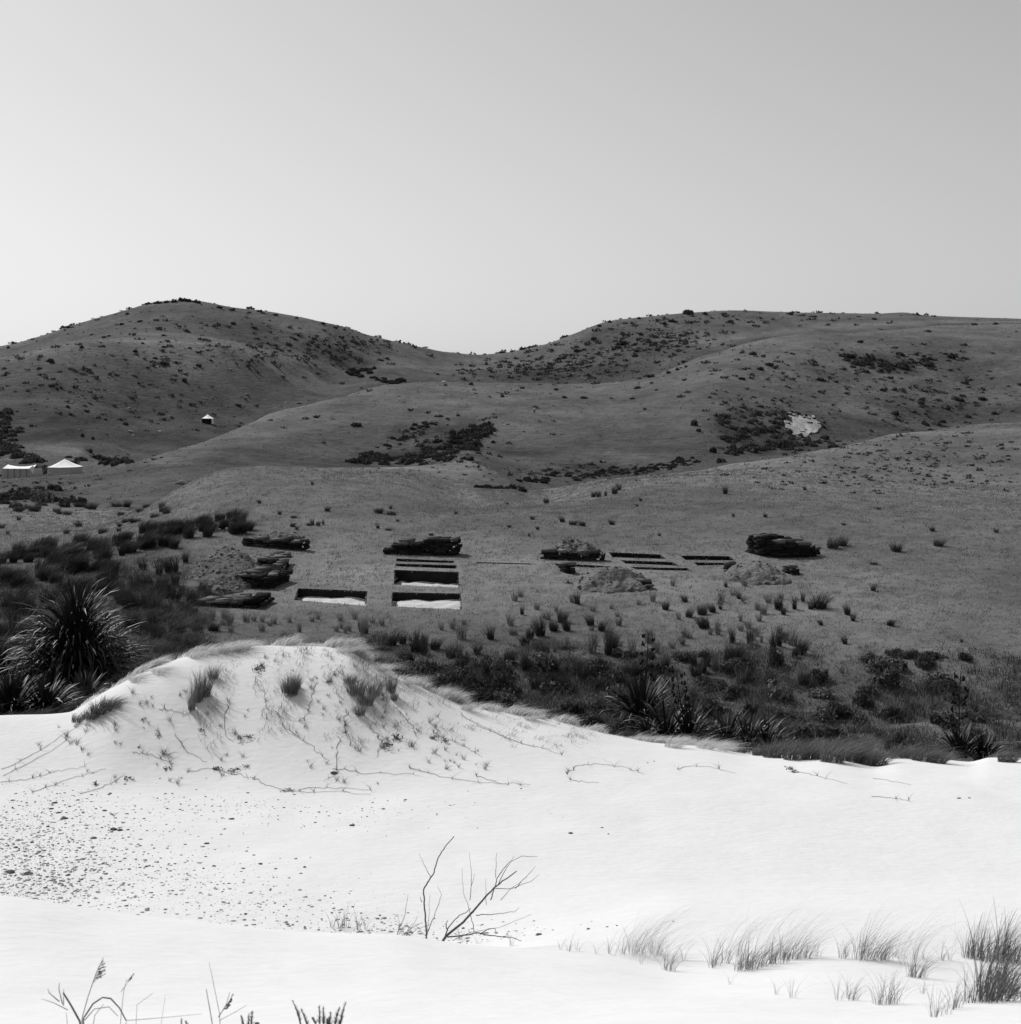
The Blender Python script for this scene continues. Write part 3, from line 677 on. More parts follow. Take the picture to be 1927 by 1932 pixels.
# paler thin clumps scattered over the terrace front
for k in range(62):
    u = 960 + 560*rng.random(); v = 1105 + 125*rng.random()
    if 1060 < u < 1230 and v < 1125: continue
    rush(u, v, 14+20*rng.random(), 10+10*rng.random(), 'p')
for k in range(26):
    rush(500+430*rng.random(), 1165+45*rng.random(), 16+18*rng.random(), 12+8*rng.random(), 'p')
for k in range(14):
    rush(360+150*rng.random(), 1165+28*rng.random(), 20+16*rng.random(), 14+8*rng.random(), 'p')
for k in range(70):
    u = 660 + 880*rng.random()**0.9; rush(u, 1205+100*rng.random(), 26+34*rng.random(), 14+18*rng.random(), 'd' if rng.random() < .5 else 'p')
# dark windblown tussocks of the left rush bed
for a in [(455,998,34,50),(425,990,26,36),(395,1000,30,40),(370,998,26,34),(345,1005,30,40),(315,1008,32,40),(285,1012,32,44),(300,1030,36,40),(270,1035,36,46),(240,1030,34,50),
          (210,1040,40,60),(180,1050,42,60),(150,1045,38,60),(120,1052,40,60),(90,1058,42,66),(60,1062,42,66),(30,1060,42,66),(5,1066,44,66),
          (225,1075,44,56),(190,1082,46,60),(150,1085,46,66),(110,1090,46,66),(70,1098,48,70),(30,1100,48,70),(0,1105,48,70)]:
    for q in range(2):
        if a[1] < 1020: rush(a[0]+rng.normal(0, 10), a[1]-4+rng.normal(0, 4), a[2]*(1.25+.7*rng.random()), a[3]*(0.7+.5*rng.random()), 'b')
        else: rush(a[0]+rng.normal(0, 14), a[1]+rng.normal(0, 9), a[2]*(0.8+.8*rng.random()), a[3]*(0.45+.5*rng.random()), 'b')
for k in range(44):
    t_ = rng.random(); rush(20+450*t_+rng.normal(0, 8), 1058-58*t_+rng.normal(0, 7), 34+20*rng.random(), 26+22*rng.random(), 'b')
for k in range(46):
    u = 330*rng.random()**0.8; rush(u, 1040+180*rng.random(), 26+30*rng.random(), 14+22*rng.random(), 'd')
for a in [(270,1075,40,24),(300,1085,44,26),(325,1080,46,26),(330,1105,50,30),(305,1110,46,24),(280,1112,44,26),(255,1115,50,30),(330,1135,44,24),(345,1120,34,20),
          (235,1140,50,30),(265,1150,50,28),(290,1155,52,28),(315,1162,46,24),(345,1160,44,26),(360,1140,44,22),(365,1165,36,20),(210,1105,50,34),(185,1120,50,34),(20,1150,60,50),(50,1155,60,46),(90,1140,54,44),
          (10,1200,60,50),(40,1205,56,40),(0,1240,60,50),(245,1185,50,30),(270,1195,46,30),(300,1200,44,30),(330,1198,40,26),(375,1195,30,24),(402,1190,26,20),(130,1120,54,46),(160,1135,50,40),(350,1062,34,14),
          (380,1120,38,16),(395,1128,30,14),(330,1218,34,30),(360,1222,34,28)]:
    rush(*a)
# small ones near the far left flat and the knoll foot
for k in range(34):
    rush(330*rng.random(), 955+55*rng.random(), 12+10*rng.random(), 10+12*rng.random(), 'd')
for k in range(22):
    u = 480+1300*rng.random(); rush(u, 945+70*rng.random(), 7+7*rng.random(), 6+6*rng.random(), 'd')

# ================================================================== SHRUBS
def where_shrub(u, v):
    if v < 760:
        if u < 420: return 'on the left hilltop slope'
        if u < 780: return 'down the long right flank of left hill'
        if u < 1280 and v < 722: return 'on the hillside above the saddle'
        if v < 625: return 'along the right hand skyline'
        if u < 1280: return 'on top of the middle hill'
        return 'on the upper right shoulder'
    if u < 250: return 'near the white tents'
    if u < 640: return 'on the left slope behind the front knoll'
    if u < 960: return 'in the wooded gully of the middle hill'
    if u < 1290: return 'along the valley behind the right knoll'
    return 'in the hollow round the bare slip' if u < 1620 else 'on the far right slope'
def shrub(u, v, w, h=None, kind='d', nm=None, grp='shrubs dotted over the hills', ymin=92):
    h = h or w*0.62
    sh = {'d': SHRUBF, 'n': SHRUB, 'p': SHRUBP}[kind]
    o = put(sh, u, v+h*0.18, h/0.75, w, ymin, 'shrub', base_w=1.7, sink=0.03)
    size = 'large' if w > 26 else ('tiny' if w < 9 else 'small')
    later(o, nm or f'{size} {"pale" if kind == "p" else "dark"} shrub', where_shrub(u, v), 'shrub', grp)
for a in [(343,566,18,12),(330,569,14,8),(372,570,22,10),(300,571,20,7),(280,573,14,6),(356,568,14,9),(315,570,12,7),(240,592,12,5),(130,618,10,5),(15,656,9,6),(62,640,7,5),
          (412,580,14,7),(438,584,14,7),(491,587,12,8),(609,611,9,7),(470,590,9,4),(520,594,12,5),(560,600,8,5),(632,618,9,5),(650,622,8,5),(712,642,7,5),(724,644,6,4),(700,640,8,4),
          (97,728-0,14,8),(74,695,12,6),(96,682,20,10),(265,606,12,6),(230,612,10,5),(206,634,8,5),(154,655,12,7),(173,632,9,4),(195,653,10,5),(312,686,20,9),(293,676,10,5),(255,662,14,6),
          (375,690,14,7),(398,680,8,4),(440,610,12,6),(480,618,12,5),(505,648,8,5),(520,652,8,5),(545,662,10,5),(575,672,10,6),(600,655,8,6),(632,672,8,6),(349,718,10,12),(350,706,8,4),
          (450,765,16,6),(310,654,12,5),(270,648,10,5),(128,768,12,7),(100,715,10,5),(163,776,12,7),(132,782,10,6),(235,800,14,8),(200,792,8,6),(156,822,8,10),(175,828,8,8),
          (1300,590,22,14),(1270,606,16,9),(1330,592,16,7),(1365,592,12,6),(1490,592,14,8),(1378,607,14,8),(1250,610,16,7),(1205,600,10,5),(1150,607,12,6),(1130,615,10,6),(1060,633,8,5),
          (985,655,14,9),(1000,650,10,6),(915,668,7,4),(1120,640,14,9),(1175,630,14,8),(1172,648,22,11),(1170,655,16,8),(1225,645,12,9),(1090,662,14,9),(1060,676,20,8),(1240,660,14,8),(1200,672,12,8),
          (1650,602,10,6),(1840,612,12,7),(1880,611,16,6),(1750,625,14,5),(1623,645,12,8),(1600,672,26,10),(1700,690,30,14),(1750,688,30,14),(1420,668,16,9),(1440,672,10,6),(1230,710,18,10),(1280,697,10,8),(1263,703,10,8),(1295,692,8,6),
          (1200,732,20,8),(1400,715,14,7),(1050,735,10,7),(1065,750,14,7),(948,748,12,8),(888,725,9,8),(840,727,8,5),(985,732,10,6),(825,706,10,5),(1218,772,9,6),
          (672,802,24,10),(1100,750,14,5),(1195,752,12,5),(1480,842,26,22),(1420,850,24,16),(1380,845,20,14),(1345,850,14,18),(1360,870,20,16),(1370,828,22,14),(1310,800,14,18),(1318,812,10,10)]:
    shrub(*a)
# thicket of the middle gully, thicket along the valleys, hollow round the slip
SC_STUFF = []
def thicket(pts, n, w0, w1, ymin=92):
    for _ in range(n):
        i = rng.integers(0, len(pts)); u, v, su, sv = pts[i]
        shrub(u+rng.normal(0, su), v+rng.normal(0, sv), w0+(w1-w0)*rng.random(), ymin=ymin)
def dense(name, label, pts, n, w0, w1, ymin, m=None):
    """a wood whose bushes run into one mass"""
    VV = []
    src = []
    for me_ in SHRUBF:
        q = np.zeros(len(me_.vertices)*3, np.float32); me_.vertices.foreach_get('co', q); src.append(q.reshape(-1, 3))
    for _ in range(n):
        i = rng.integers(0, len(pts)); u, v, su, sv = pts[i]
        p = at(u+rng.normal(0, su), v+rng.normal(0, sv), ymin); k = 1/ppm(p.y); w = (w0+(w1-w0)*rng.random())*k/1.7
        a = rng.random()*6.28; q = src[rng.integers(0, len(src))]; ca, sa = math.cos(a), math.sin(a)
        h = w*(0.9+0.9*rng.random())
        VV.append(np.c_[q[:, 0]*ca-q[:, 1]*sa, q[:, 0]*sa+q[:, 1]*ca, q[:, 2]]*(w, w, h) + np.array(p[:]) - (0, 0, .08*h))
    V = np.concatenate(VV); tag(link(name, mk_mesh(name, V, np.arange(len(V)).reshape(-1, 4), m or M['shrub'])), label, 'scrub', kind='stuff')
dense('gully_thicket', 'dense dark thicket filling the gully of the middle hill', [(690,872,16,3),(720,868,14,4),(750,868,14,4),(790,868,14,4),(825,862,14,6),(850,850,20,9),(870,835,20,9),(890,825,16,9),(905,812,12,6),(850,866,20,3),(820,848,16,6),(880,845,16,8)], 150, 12, 26, 185)
dense('gully_thicket', 'thin line of scrub climbing left side of the gully', [(735,842,10,3),(760,828,10,3),(785,812,12,3),(810,802,12,3),(840,788,16,3),(700,858,8,3)], 46, 8, 14, 185)
dense('valley_thicket', 'dark scrub strip in the valley behind the right knoll', [(920,932,18,4),(965,920,18,5),(1010,908,20,4),(1060,902,20,4),(1110,896,22,4),(1160,892,24,4),(1210,888,24,4),(1260,880,20,4),(1300,872,20,4)], 120, 9, 19, 128)
dense('hollow_thicket', 'dark bushes massed in the hollow round the bare slip', [(1390,822,18,7),(1425,812,20,9),(1460,795,22,8),(1480,832,20,7),(1500,842,18,5),(1535,838,16,5),(1420,782,22,7),(1365,795,14,8),(1450,818,20,8),(1400,848,24,5),(1475,845,20,4)], 130, 9, 22, 180)
dense('hill_thicket', 'dark bush patch on upper right slope', [(1620,685,20,6),(1660,695,26,6),(1700,688,30,5),(1750,682,34,5)], 60, 10, 20, 380)
dense('camp_thicket', 'dark trees behind the tents at left edge', [(8,800,8,14),(22,825,12,12),(8,845,10,10),(45,857,12,5),(60,872,8,3),(20,860,14,5)], 46, 16, 32, 255)
dense('camp_thicket', 'dark bushes right of the peaked tent', [(160,870,12,4),(185,868,12,5),(215,870,10,3),(235,872,8,2),(84,888,6,4)], 34, 12, 24, 240)
dense('flat_thicket', 'dark low bushes on the flat below the tents', [(60,942,24,7),(20,948,14,8),(100,948,14,5),(75,930,12,6)], 36, 18, 34, 110)
shrub(75,940,44,34,'p','big pale-speckled shrub',ymin=130)
dense('saddle_thicket', 'dark scrub in the notch left of the saddle', [(690,702,12,4),(720,716,14,3),(672,706,10,5),(745,722,10,2)], 40, 9, 18, 400)
thicket([(1450,690,60,12),(1560,730,70,14),(1780,790,60,14),(1700,760,90,16),(1850,740,40,16)], 24, 8, 18, 300)

# far slopes: small bushes past counting
def far_scatter(name, label, n, regions, shape_fn, m, cat, s0, s1, sides='leaf'):
    mb = []; idx = 0
    P = []
    for (u, v, su, sv, wgt) in regions:
        for _ in range(int(n*wgt)): P.append((u+rng.normal(0, su), v+rng.normal(0, sv)))
    VV = []
    for (u, v) in P:
        if not (-150 < u < 2080): continue
        p = at(u, v, 105); s = (s0+(s1-s0)*rng.random()**3)/ppm(p.y); k = 14
        d = rng.normal(0, 1, (k, 3)); d /= np.linalg.norm(d, axis=1)[:, None]; q = np.array(p[:]) + d*np.array([s*1.5, s, s*0.5])*rng.random((k, 1))**.5*1.0 + (0, 0, s*0.25)
        n1 = rng.normal(0, 1, (k, 3)); n1 /= np.linalg.norm(n1, axis=1)[:, None]; n2 = np.cross(n1, rng.normal(0, 1, (k, 3))); n2 /= np.linalg.norm(n2, axis=1)[:, None]
        VV.append(np.stack([q-n1*s*.42, q-n2*s*.42, q+n1*s*.42, q+n2*s*.42], 1).reshape(-1, 3))
    V = np.concatenate(VV); o = link(name, mk_mesh(name, V, np.arange(len(V)).reshape(-1, 4), m)); tag(o, label, cat, kind='stuff')
far_scatter('hill_scrub', 'low scattered scrub speckling the far hillsides', 2600,
    [(300,640,160,40,.12),(500,660,110,28,.12),(640,660,60,16,.10),(1100,680,90,22,.22),(1260,640,60,20,.14),(1000,700,90,10,.10),(1600,690,150,25,.16),(1750,760,120,30,.14),(1450,790,70,25,.12),
     (1700,860,140,26,.12),(1650,900,150,18,.08),(1450,600,160,8,.05),(120,720,110,30,.08),(300,780,140,25,.06),(840,840,50,20,.08),(1100,890,90,8,.10),(60,930,70,20,.06),(900,780,160,30,.04)],
    None, M['far_scrub'], 'scrub', 1.0, 6.5)

# rocks on the hillsides
ROCK = [rock_mesh('boulder', M['rock'], 0.5, 2, 0.55) for k in range(4)]
ROCKD = [rock_mesh('boulder', M['rock_dark'], 0.5, 2, 0.55) for k in range(3)]
def boulder(u, v, w, dark=False, ymin=100, nm=None):
    p = at(u, v, ymin); s = w/ppm(p.y)/2.3
    o = link('boulder', random.choice(ROCKD if dark else ROCK), p, random.random()*6, s)
    pl = 'on the slope left of the small tent' if u < 380 and v < 880 else ('round the small dark-fronted tent' if u < 520 and v < 820 else ('near the front left knoll' if v > 860 else 'on the upper hillsides'))
    later(o, nm or ('dark boulder' if dark else 'pale boulder'), pl, 'boulder', 'boulders on the hill slopes')
for a in [(147,749,7),(235,760,7),(243,771,7),(434,690,0)]:
    if a[2]: boulder(*a)
for a in [(432,738,0)]: pass
for a in [(434,697,6),(350,708,0),(465,745,8),(470,750,6),(455,748,5),(388,753,6),(400,751,6),(375,762,5),(530,767,8),(540,760,6),(245,815,12),(252,822,8),(302,814,8),(149,812,8),(213,820,5),(212,816,4),(340,913,22),(350,918,10),(345,908,10),
          (250,930,7),(162,948,7),(195,915,6),(18,934,7),(590,800,4),(1180,782,4),(1105,760,6),(480,800,6),(560,640,5),(1170,650,5),(410,772,5),(430,768,5),(505,776,5)]:
    if a[2]: boulder(*a)
for a in [(292,867,14),(305,864,10),(247,888,12),(276,873,12),(350,848,0),(335,848,0),(186,905,14),(180,898,10),(1040,743,6),(290,860,8),(580,790,0),(565,762,10),(222,860,8),(240,857,7)]:
    if a[2]: boulder(a[0], a[1], a[2], True)

# the bare slip: an eroded face of pale clay on the hillside
n = 44; aa = np.linspace(-1, 1, n); X, Y = np.meshgrid(aa, aa)
rr = np.sqrt(X**2+Y**2) + 0.75*fbm(X*1.9+3, Y*1.9, 4)
V = []
for j in range(n):
    for i in range(n):
        p = at(1515+34*X[j, i]+6*Y[j, i], 803+23*Y[j, i], 180); V.append((p.x, p.y, p.z + 0.25 + 0.35*vnoise(np.array([p.x*.9]), np.array([p.z*1.3]))[0] - 0.8*max(rr[j, i]-0.85, 0)))
V = np.array(V); i = np.arange(n*n).reshape(n, n); Q = np.stack([i[:-1, :-1], i[:-1, 1:], i[1:, 1:], i[1:, :-1]], -1).reshape(-1, 4)
V, Q = compact(V, Q[rr.reshape(-1)[Q].max(1) < 0.98])
tag(link('bare_slip', mk_mesh('bare_slip', V, Q, M['slip'], True)), 'white eroded slip scar in the right hand hollow', kind='structure')
for a in [(1490,782,14),(1505,780,12),(1520,784,12),(1535,790,10),(1488,800,12),(1480,790,12),(1520,812,8),(1545,800,8)]:
    shrub(a[0], a[1], a[2], ymin=180)

# ================================================================== SCRUB BELT BELOW THE TERRACE
def where_belt(u, v):
    a = ('behind the dune shoulder' if u < 950 else 'left of the middle flax' if u < 1190 else 'behind the middle flax' if u < 1400 else 'above the pale sand tussocks' if u < 1650 else 'round the tall right flax stalk')
    return a + (' on upper bank' if v < 1290 else ' low on the bank')
def belt(u, v, w, h, kind='n', mset=None):
    sh = {'n': SHRUB, 'p': SHRUBP}[kind]
    o = put(sh, u, v, h/0.75, w, 29, 'bush', base_w=1.7)
    later(o, ('tangled dark' if kind == 'n' else 'tangled paler')+' bush', where_belt(u, v), 'bush', 'bushes in the scrub belt')
for k in range(120):
    u = 760 + 1190*rng.random(); lim = float(pchip([p[0] for p in CREST_V], [p[1] for p in CREST_V], u))
    lo = 1248 + 12*rng.random() if u > 1000 else 1262
    v = lo + (lim-lo)*rng.random()**0.9
    if u > 1500 and v < 1330 and rng.random() < 0.45: continue
    belt(u, v, 30+40*rng.random(), 18+22*rng.random(), 'n' if rng.random() < 0.72 else 'p')
for a in [(1165,1236,40,14),(1190,1240,44,16),(1220,1238,40,14),(1290,1244,40,18),(1330,1240,30,14),(1690,1236,40,14),(1720,1240,50,16),(1760,1240,50,14),(1640,1246,44,16),(1820,1244,40,14),(1700,1262,50,22),(1400,1258,60,24),(1660,1290,50,22)]:
    belt(*a)
def bank_dens(x, y):
    return np.where((x/y*F+UC) > 640, 1.0, 0.8)
def tangle(name, label, n, y0, y1, h, wd, m, u0, u1, wind=0.0, fade=4.0, lo=0.35):
    x, y = scatter(n, y0, y1, (u0-UC)/F, (u1-UC)/F); k = 8
    edge = y1 - fade*(0.5+1.6*(fbm(x/3, y*0+2.2, 3)+0.5)*rng.random(n))
    keep = (y > crest_y(x/y*F+UC)+1.0) & (y < edge); x, y, edge = x[keep], y[keep], edge[keep]
    kp = keep_off(np.c_[x, y], no_grass) & ((x/y*F+UC < 1520) | (rng.random(len(x)) < 0.5)); x, y, edge = x[kp], y[kp], edge[kp]; n = len(x)
    cl = np.clip(0.65+1.5*fbm(x/1.2, y/1.2, 3), lo, 1.6)*np.clip((edge-y)/3, 0.35, 1)
    B = np.repeat(np.c_[x, y, H(x, y)], k, 0); B[:, :2] += rng.normal(0, 0.12, (n*k, 2)); B[:, 2] = H(B[:, 0], B[:, 1]) - 0.03
    hh = h*np.repeat(cl, k)*(0.5+0.8*rng.random(n*k)); ln = rng.normal(0, 0.5, (n*k, 2))*hh[:, None] + np.outer(hh, (wind, 0))
    V, Q = blades(B, hh, wd*(0.5+rng.random(n*k)), ln, 2, 0.3)
    tag(link(name, mk_mesh(name, V, Q, m)), label, 'undergrowth', kind='stuff')
tangle('undergrowth', 'dark tangled bracken and scrub under the terrace edge', 19000, 30, 57, 0.46, 0.024, M['rush'], 600, 2050)
tangle('undergrowth', 'dark windblown sedge filling the left rush bed', 20000, 27, 84, 0.44, 0.022, M['sedge'], -120, 400, 0.5, 14)
tangle('undergrowth', 'rank sedge along the foot of the dune back', 8000, 27, 58, 0.40, 0.022, M['rush_pale'], 250, 720, 0.1, 5)
tangle('undergrowth', 'paler dry grass mixed through the scrub belt', 22000, 31, 62, 0.46, 0.019, M['rush_pale'], 660, 2050, 0.15, 9, 0.3)

# ================================================================== FLAX
def flax_leaves(n, L, wd, droop=0.7, up=0.5, seg=7, rad=0.25, lift=0.0):
    a = rng.random(n)*2*math.pi; q = rng.random(n); el = np.clip(R(86) - q**0.8*R(100)*(1-up*0.5), R(-6), R(88))
    LL = L*(0.65+0.4*rng.random(n)); ww = wd*(0.7+0.5*rng.random(n)); dr = droop*(0.35+1.3*rng.random(n))*(0.45+q)
    V = np.zeros((n, seg+1, 2, 3)); P = np.c_[np.cos(a)*rad*q, np.sin(a)*rad*q, lift*rng.random(n)*(1.1-q*q)]
    tw = rng.normal(0, 0.5, n)
    for k in range(seg+1):
        t = k/seg; e = el - dr*t**1.6*2.0
        e = np.where((t > 0.6) & (dr > droop*0.9), e - 0.5*(t-0.6)*3, e)
        side = np.c_[-np.sin(a)*np.cos(tw*t), np.cos(a)*np.cos(tw*t), np.sin(tw*t)]
        wk = ww*np.interp(t, [0, .3, .75, 1], [0.6, 1, 0.7, 0.03])*0.5
        V[:, k, 0] = P + side*wk[:, None]; V[:, k, 1] = P - side*wk[:, None]
        P = P + np.c_[np.cos(a)*np.cos(e), np.sin(a)*np.cos(e), np.sin(e)]*(LL/seg)[:, None]
        P[:, 2] = np.maximum(P[:, 2], 0.02)
    idx = np.arange(n*(seg+1)*2).reshape(n, seg+1, 2)
    Q = np.stack([idx[:, :-1, 0], idx[:, :-1, 1], idx[:, 1:, 1], idx[:, 1:, 0]], -1).reshape(-1, 4)
    return V.reshape(-1, 3), Q
def flax(u, v, h, n, label, wd=0.075, L=None, droop=0.55, up=0.5, stalks=(), ymin=26, rad=0.3, lift=0.0):
    p = at(u, v, ymin); k = 1/ppm(p.y); hm = h*k
    e = bpy.data.objects.new('flax_bush', None); C.objects.link(e); e.location = p; tag(e, label, 'flax bush', 'flax bushes behind the dune')
    V, Q = flax_leaves(n, hm*(L or 1.15), wd, droop, up, rad=rad, lift=lift)
    link('leaves', mk_mesh('leaves', V, Q, M['flax']), parent=e)
    for du, dv, bend in stalks:               # stalk tip offset in picture units
        top = Vector((du*k, 0.1, dv*k)); mb = MB(); pts = [top*t + Vector((bend*k*math.sin(t*3.14), 0, 0)) for t in np.linspace(0, 1, 9)]
        tube(mb, pts, [0.022*(1-.5*i/9) for i in range(9)])
        st = link('flower_stalk', mb.mesh('flower_stalk', M['stalk']), parent=e)
        pb = MB()
        for j in range(11):
            t = 0.42+0.56*j/11; q = top*t + Vector((bend*k*math.sin(t*3.14), 0, 0)); sgn = 1 if j % 2 else -1
            tip = q + Vector((sgn*(0.24-0.1*t), rng.normal(0, .08), 0.07)); tube(pb, [q, tip], 0.008, 4)
            for _ in range(4): box(pb, tip + Vector((rng.normal(0, .035), rng.normal(0, .04), 0.05+rng.normal(0, .03))), (0.04, 0.04, 0.11), rng.random()*3, (rng.normal(0, .3), rng.normal(0, .3)))
        link('seed_pods', pb.mesh('seed_pods', M['stalk']), parent=st)
    return e
flax(142, 1292, 196, 1500, 'huge round flax bush at left above the dune', wd=0.068, L=0.66, droop=0.95, up=0.9, rad=0.75, lift=1.3, ymin=30)
flax(20, 1345, 95, 260, 'low flax bush at left edge where sand begins', wd=0.085, L=0.95, droop=0.45, up=0.3, ymin=24.5)
flax(85, 1345, 85, 240, 'low dark flax bush below the huge flax bush', wd=0.08, L=0.95, droop=0.5, up=0.3, ymin=24.5)
flax(160, 1325, 75, 160, 'small flax bush between huge flax and pale dune tussock', wd=0.07, L=0.9, droop=0.5, up=0.3, ymin=25.5)
flax(5, 1290, 75, 160, 'flax bush cut by left picture edge beside the huge flax', wd=0.09, ymin=27)
flax(1210, 1356, 96, 200, 'spiky upright flax bush with bright leaf bases, middle right', wd=0.075, L=1.0, droop=0.28, up=0.8, stalks=[(14,160,3)], ymin=29)
flax(1258, 1392, 82, 110, 'low flax just right of the spiky flax', wd=0.07, droop=0.45, stalks=[], ymin=27.5)
flax(1300, 1398, 78, 110, 'low flax midway between spiky flax and sand tussocks', wd=0.07, droop=0.45, stalks=[(-22,130,-3)], ymin=27.5)
flax(1222, 1396, 50, 70, 'short ragged flax at foot of the spiky flax', wd=0.07, droop=0.5, ymin=27.5)
flax(1372, 1402, 66, 90, 'bright tipped flax left of a taller narrow one', wd=0.07, droop=0.5, ymin=28)
flax(1412, 1408, 66, 90, 'narrow low flax immediately left of the windblown tussocks', wd=0.065, droop=0.4, ymin=28)
flax(1446, 1405, 52, 80, 'small flax partly behind the windblown sand tussocks', wd=0.065, droop=0.4, ymin=28.5)
flax(1812, 1432, 76, 130, 'right hand flax with tall single seed stalk', wd=0.09, droop=0.7, L=1.0, stalks=[(3,160,-2)], ymin=28)
flax(1855, 1432, 58, 80, 'low sprawling flax at right edge of the sand', wd=0.085, droop=0.8, L=1.1, ymin=28)

# ================================================================== DUNE PLANTS
MAR = [tuft_mesh('marram_tussock', 300, 0.30, 1.0, 0.012, 0.5, (0.5, 0.0), M['marram_dark'], 4, 0.3, 0.5) for k in range(3)]
MARP = [tuft_mesh('marram_tussock', 260, 0.30, 1.0, 0.011, 0.6, (0.75, 0.0), M['fringe'], 4, 0.35, 0.5) for k in range(3)]
DUN = [tuft_mesh('dune_shrub', 240, 0.22, 1.0, 0.010, 0.35, (0.08, 0), M['marram_dark'], 3, 0.05, 0.7) for k in range(3)]
def crest_v(u): return float(pchip([p[0] for p in CREST_V], [p[1] for p in CREST_V], u))
def fringe(name, label, m, u0, u1, n, h, lean, yo0, yo1, wd=0.009):
    u = u0 + (u1-u0)*rng.random(n); y = crest_y(u) + yo0 + (yo1-yo0)*rng.random(n); x = (u-UC)/F*y
    cl = np.clip(0.55+1.5*fbm(u/22, y, 3), 0.12, 1.5); k = 7
    B = np.repeat(np.c_[x, y, H(x, y)], k, 0); B[:, :2] += rng.normal(0, 0.05, (n*k, 2)); B[:, 2] = H(B[:, 0], B[:, 1]) - 0.02
    hh = h*np.repeat(cl, k)*(0.4+0.8*rng.random(n*k)); ln = rng.normal(0, 0.3, (n*k, 2))*hh[:, None] + np.outer(hh, lean)
    V, Q = blades(B, hh, wd*(0.5+rng.random(n*k)), ln, 3, 0.3)
    tag(link(name, mk_mesh(name, V, Q, m)), label, 'dune grass', kind='stuff')
fringe('crest_grass', 'pale fine grass fringing the dune crest from the left', M['fringe'], 150, 700, 2000, 0.24, (0.8, 0), 0.15, 1.1)
fringe('crest_grass', 'pale fine grass along the right slope of the dune crest', M['fringe'], 640, 1480, 3600, 0.22, (0.8, 0), 0.1, 1.0)
fringe('crest_grass', 'sparse grass along the far right sand edge', M['marram'], 1400, 2000, 900, 0.22, (0.8, 0), 0.2, 1.6)
fringe('face_grass', 'wispy pale grass straggling down the upper dune face', M['marram'], 380, 780, 420, 0.20, (0.3, -0.3), -3.2, -0.1, 0.006)
fringe('face_grass', 'thin dry grass wisps on the right dune slope', M['marram'], 640, 1150, 260, 0.13, (0.5, -0.2), -2.5, -0.1, 0.006)
def dune(shapes, u, v, h, w, nm, place='on the dune face', bw=0.9, ymin=15, name='dune_tussock', lean=0.0):
    p = at(u, v, ymin); k = 1/ppm(p.y)
    o = link(name, random.choice(shapes), p, 0, (w*k/bw, w*k/bw, h*k), rot=(0, lean, rng.normal(0, 0.3)))
    later(o, nm, place, 'dune grass', 'tussocks on the dune')
# marram at the left end of the crest
for a in [(190,1345,38,60),(172,1356,34,50),(205,1335,36,50),(150,1362,26,44)]: dune(MAR, *a, 'thick soft grey tussock', 'at left foot of the dune', ymin=20)
for a in [(255,1280,20,40),(300,1265,18,44),(400,1228,28,60),(430,1226,34,60),(370,1236,24,50),(455,1224,28,50),(650,1226,22,60),(690,1242,24,50),(720,1262,22,50),(770,1288,18,40),(880,1335,20,40),(1000,1355,18,40),(1330,1410,22,50),(1360,1412,20,50),(1270,1408,22,50)]:
    dune(MARP, a[0], a[1]+3, a[2], a[3], 'pale windswept grass tuft', 'along the dune crest' if a[0] < 900 else 'on the low right crest', ymin=20)
for a in [(1460,1424,44,60),(1500,1428,50,64),(1535,1426,54,66),(1570,1432,60,66),(1600,1430,58,64),(1630,1436,54,60),(1655,1440,46,50),(1585,1422,60,60),(1550,1418,54,60),(1480,1418,44,54),(1700,1424,40,60),(1740,1430,40,60),(1620,1418,56,60),(1768,1434,36,50),(1900,1432,34,50),(1435,1420,36,44)]:
    dune(MAR, a[0], a[1]+6, a[2], a[3], 'dense grey windblown tussock', 'at the right hand sand edge', ymin=23)
# bushes and tufts on the face
for a in [(372,1322,58,30),(385,1312,62,36),(362,1340,50,18),(402,1280,34,26),(552,1312,64,26),(545,1305,40,36),(560,1300,30,20),(672,1310,48,42),(690,1330,44,38),(705,1312,40,34),(738,1306,42,24),(744,1322,26,16),(680,1350,30,24),(660,1290,24,30)]:
    dune(DUN, *a, 'dark twiggy upright tuft' if a[0] < 600 else 'grey bushy tuft', 'on the dune face', bw=0.6)
LEAFY = [leaf_cloud('leafy_sprig', 70, 1, 1, 1.1, 0.14, M['marram_dark'], 6) for k in range(3)]
for a in [(487,1266,24,22),(496,1258,14,14),(620,1290,14,12),(632,1275,10,8),(745,1395,16,30),(730,1410,20,26),(455,1395,16,20),(470,1392,14,16),(412,1452,12,26),(445,1455,12,26),(465,1448,10,16),(240,1470,12,18),(180,1482,14,18),(318,1452,10,18),(540,1492,7,26),(300,1390,10,12),(380,1380,10,14),(270,1360,8,10),(820,1395,14,22),(840,1400,12,20),(1500,1457,8,26),(1490,1452,12,20),(885,1330,6,8)]:
    p = at(a[0], a[1], 14); k = 1/ppm(p.y)
    o = link('creeping_plant', random.choice(LEAFY), p, random.random()*6, (a[3]*k/1.7, a[3]*k/1.7, a[2]*k/1.2))
    later(o, 'small dark leafy sprig', 'on the dune face' if a[1] < 1370 else ('near the foot of the dune' if a[0] < 1000 else 'on the open sand at right'), 'creeping plant', 'leafy sprigs on the sand')
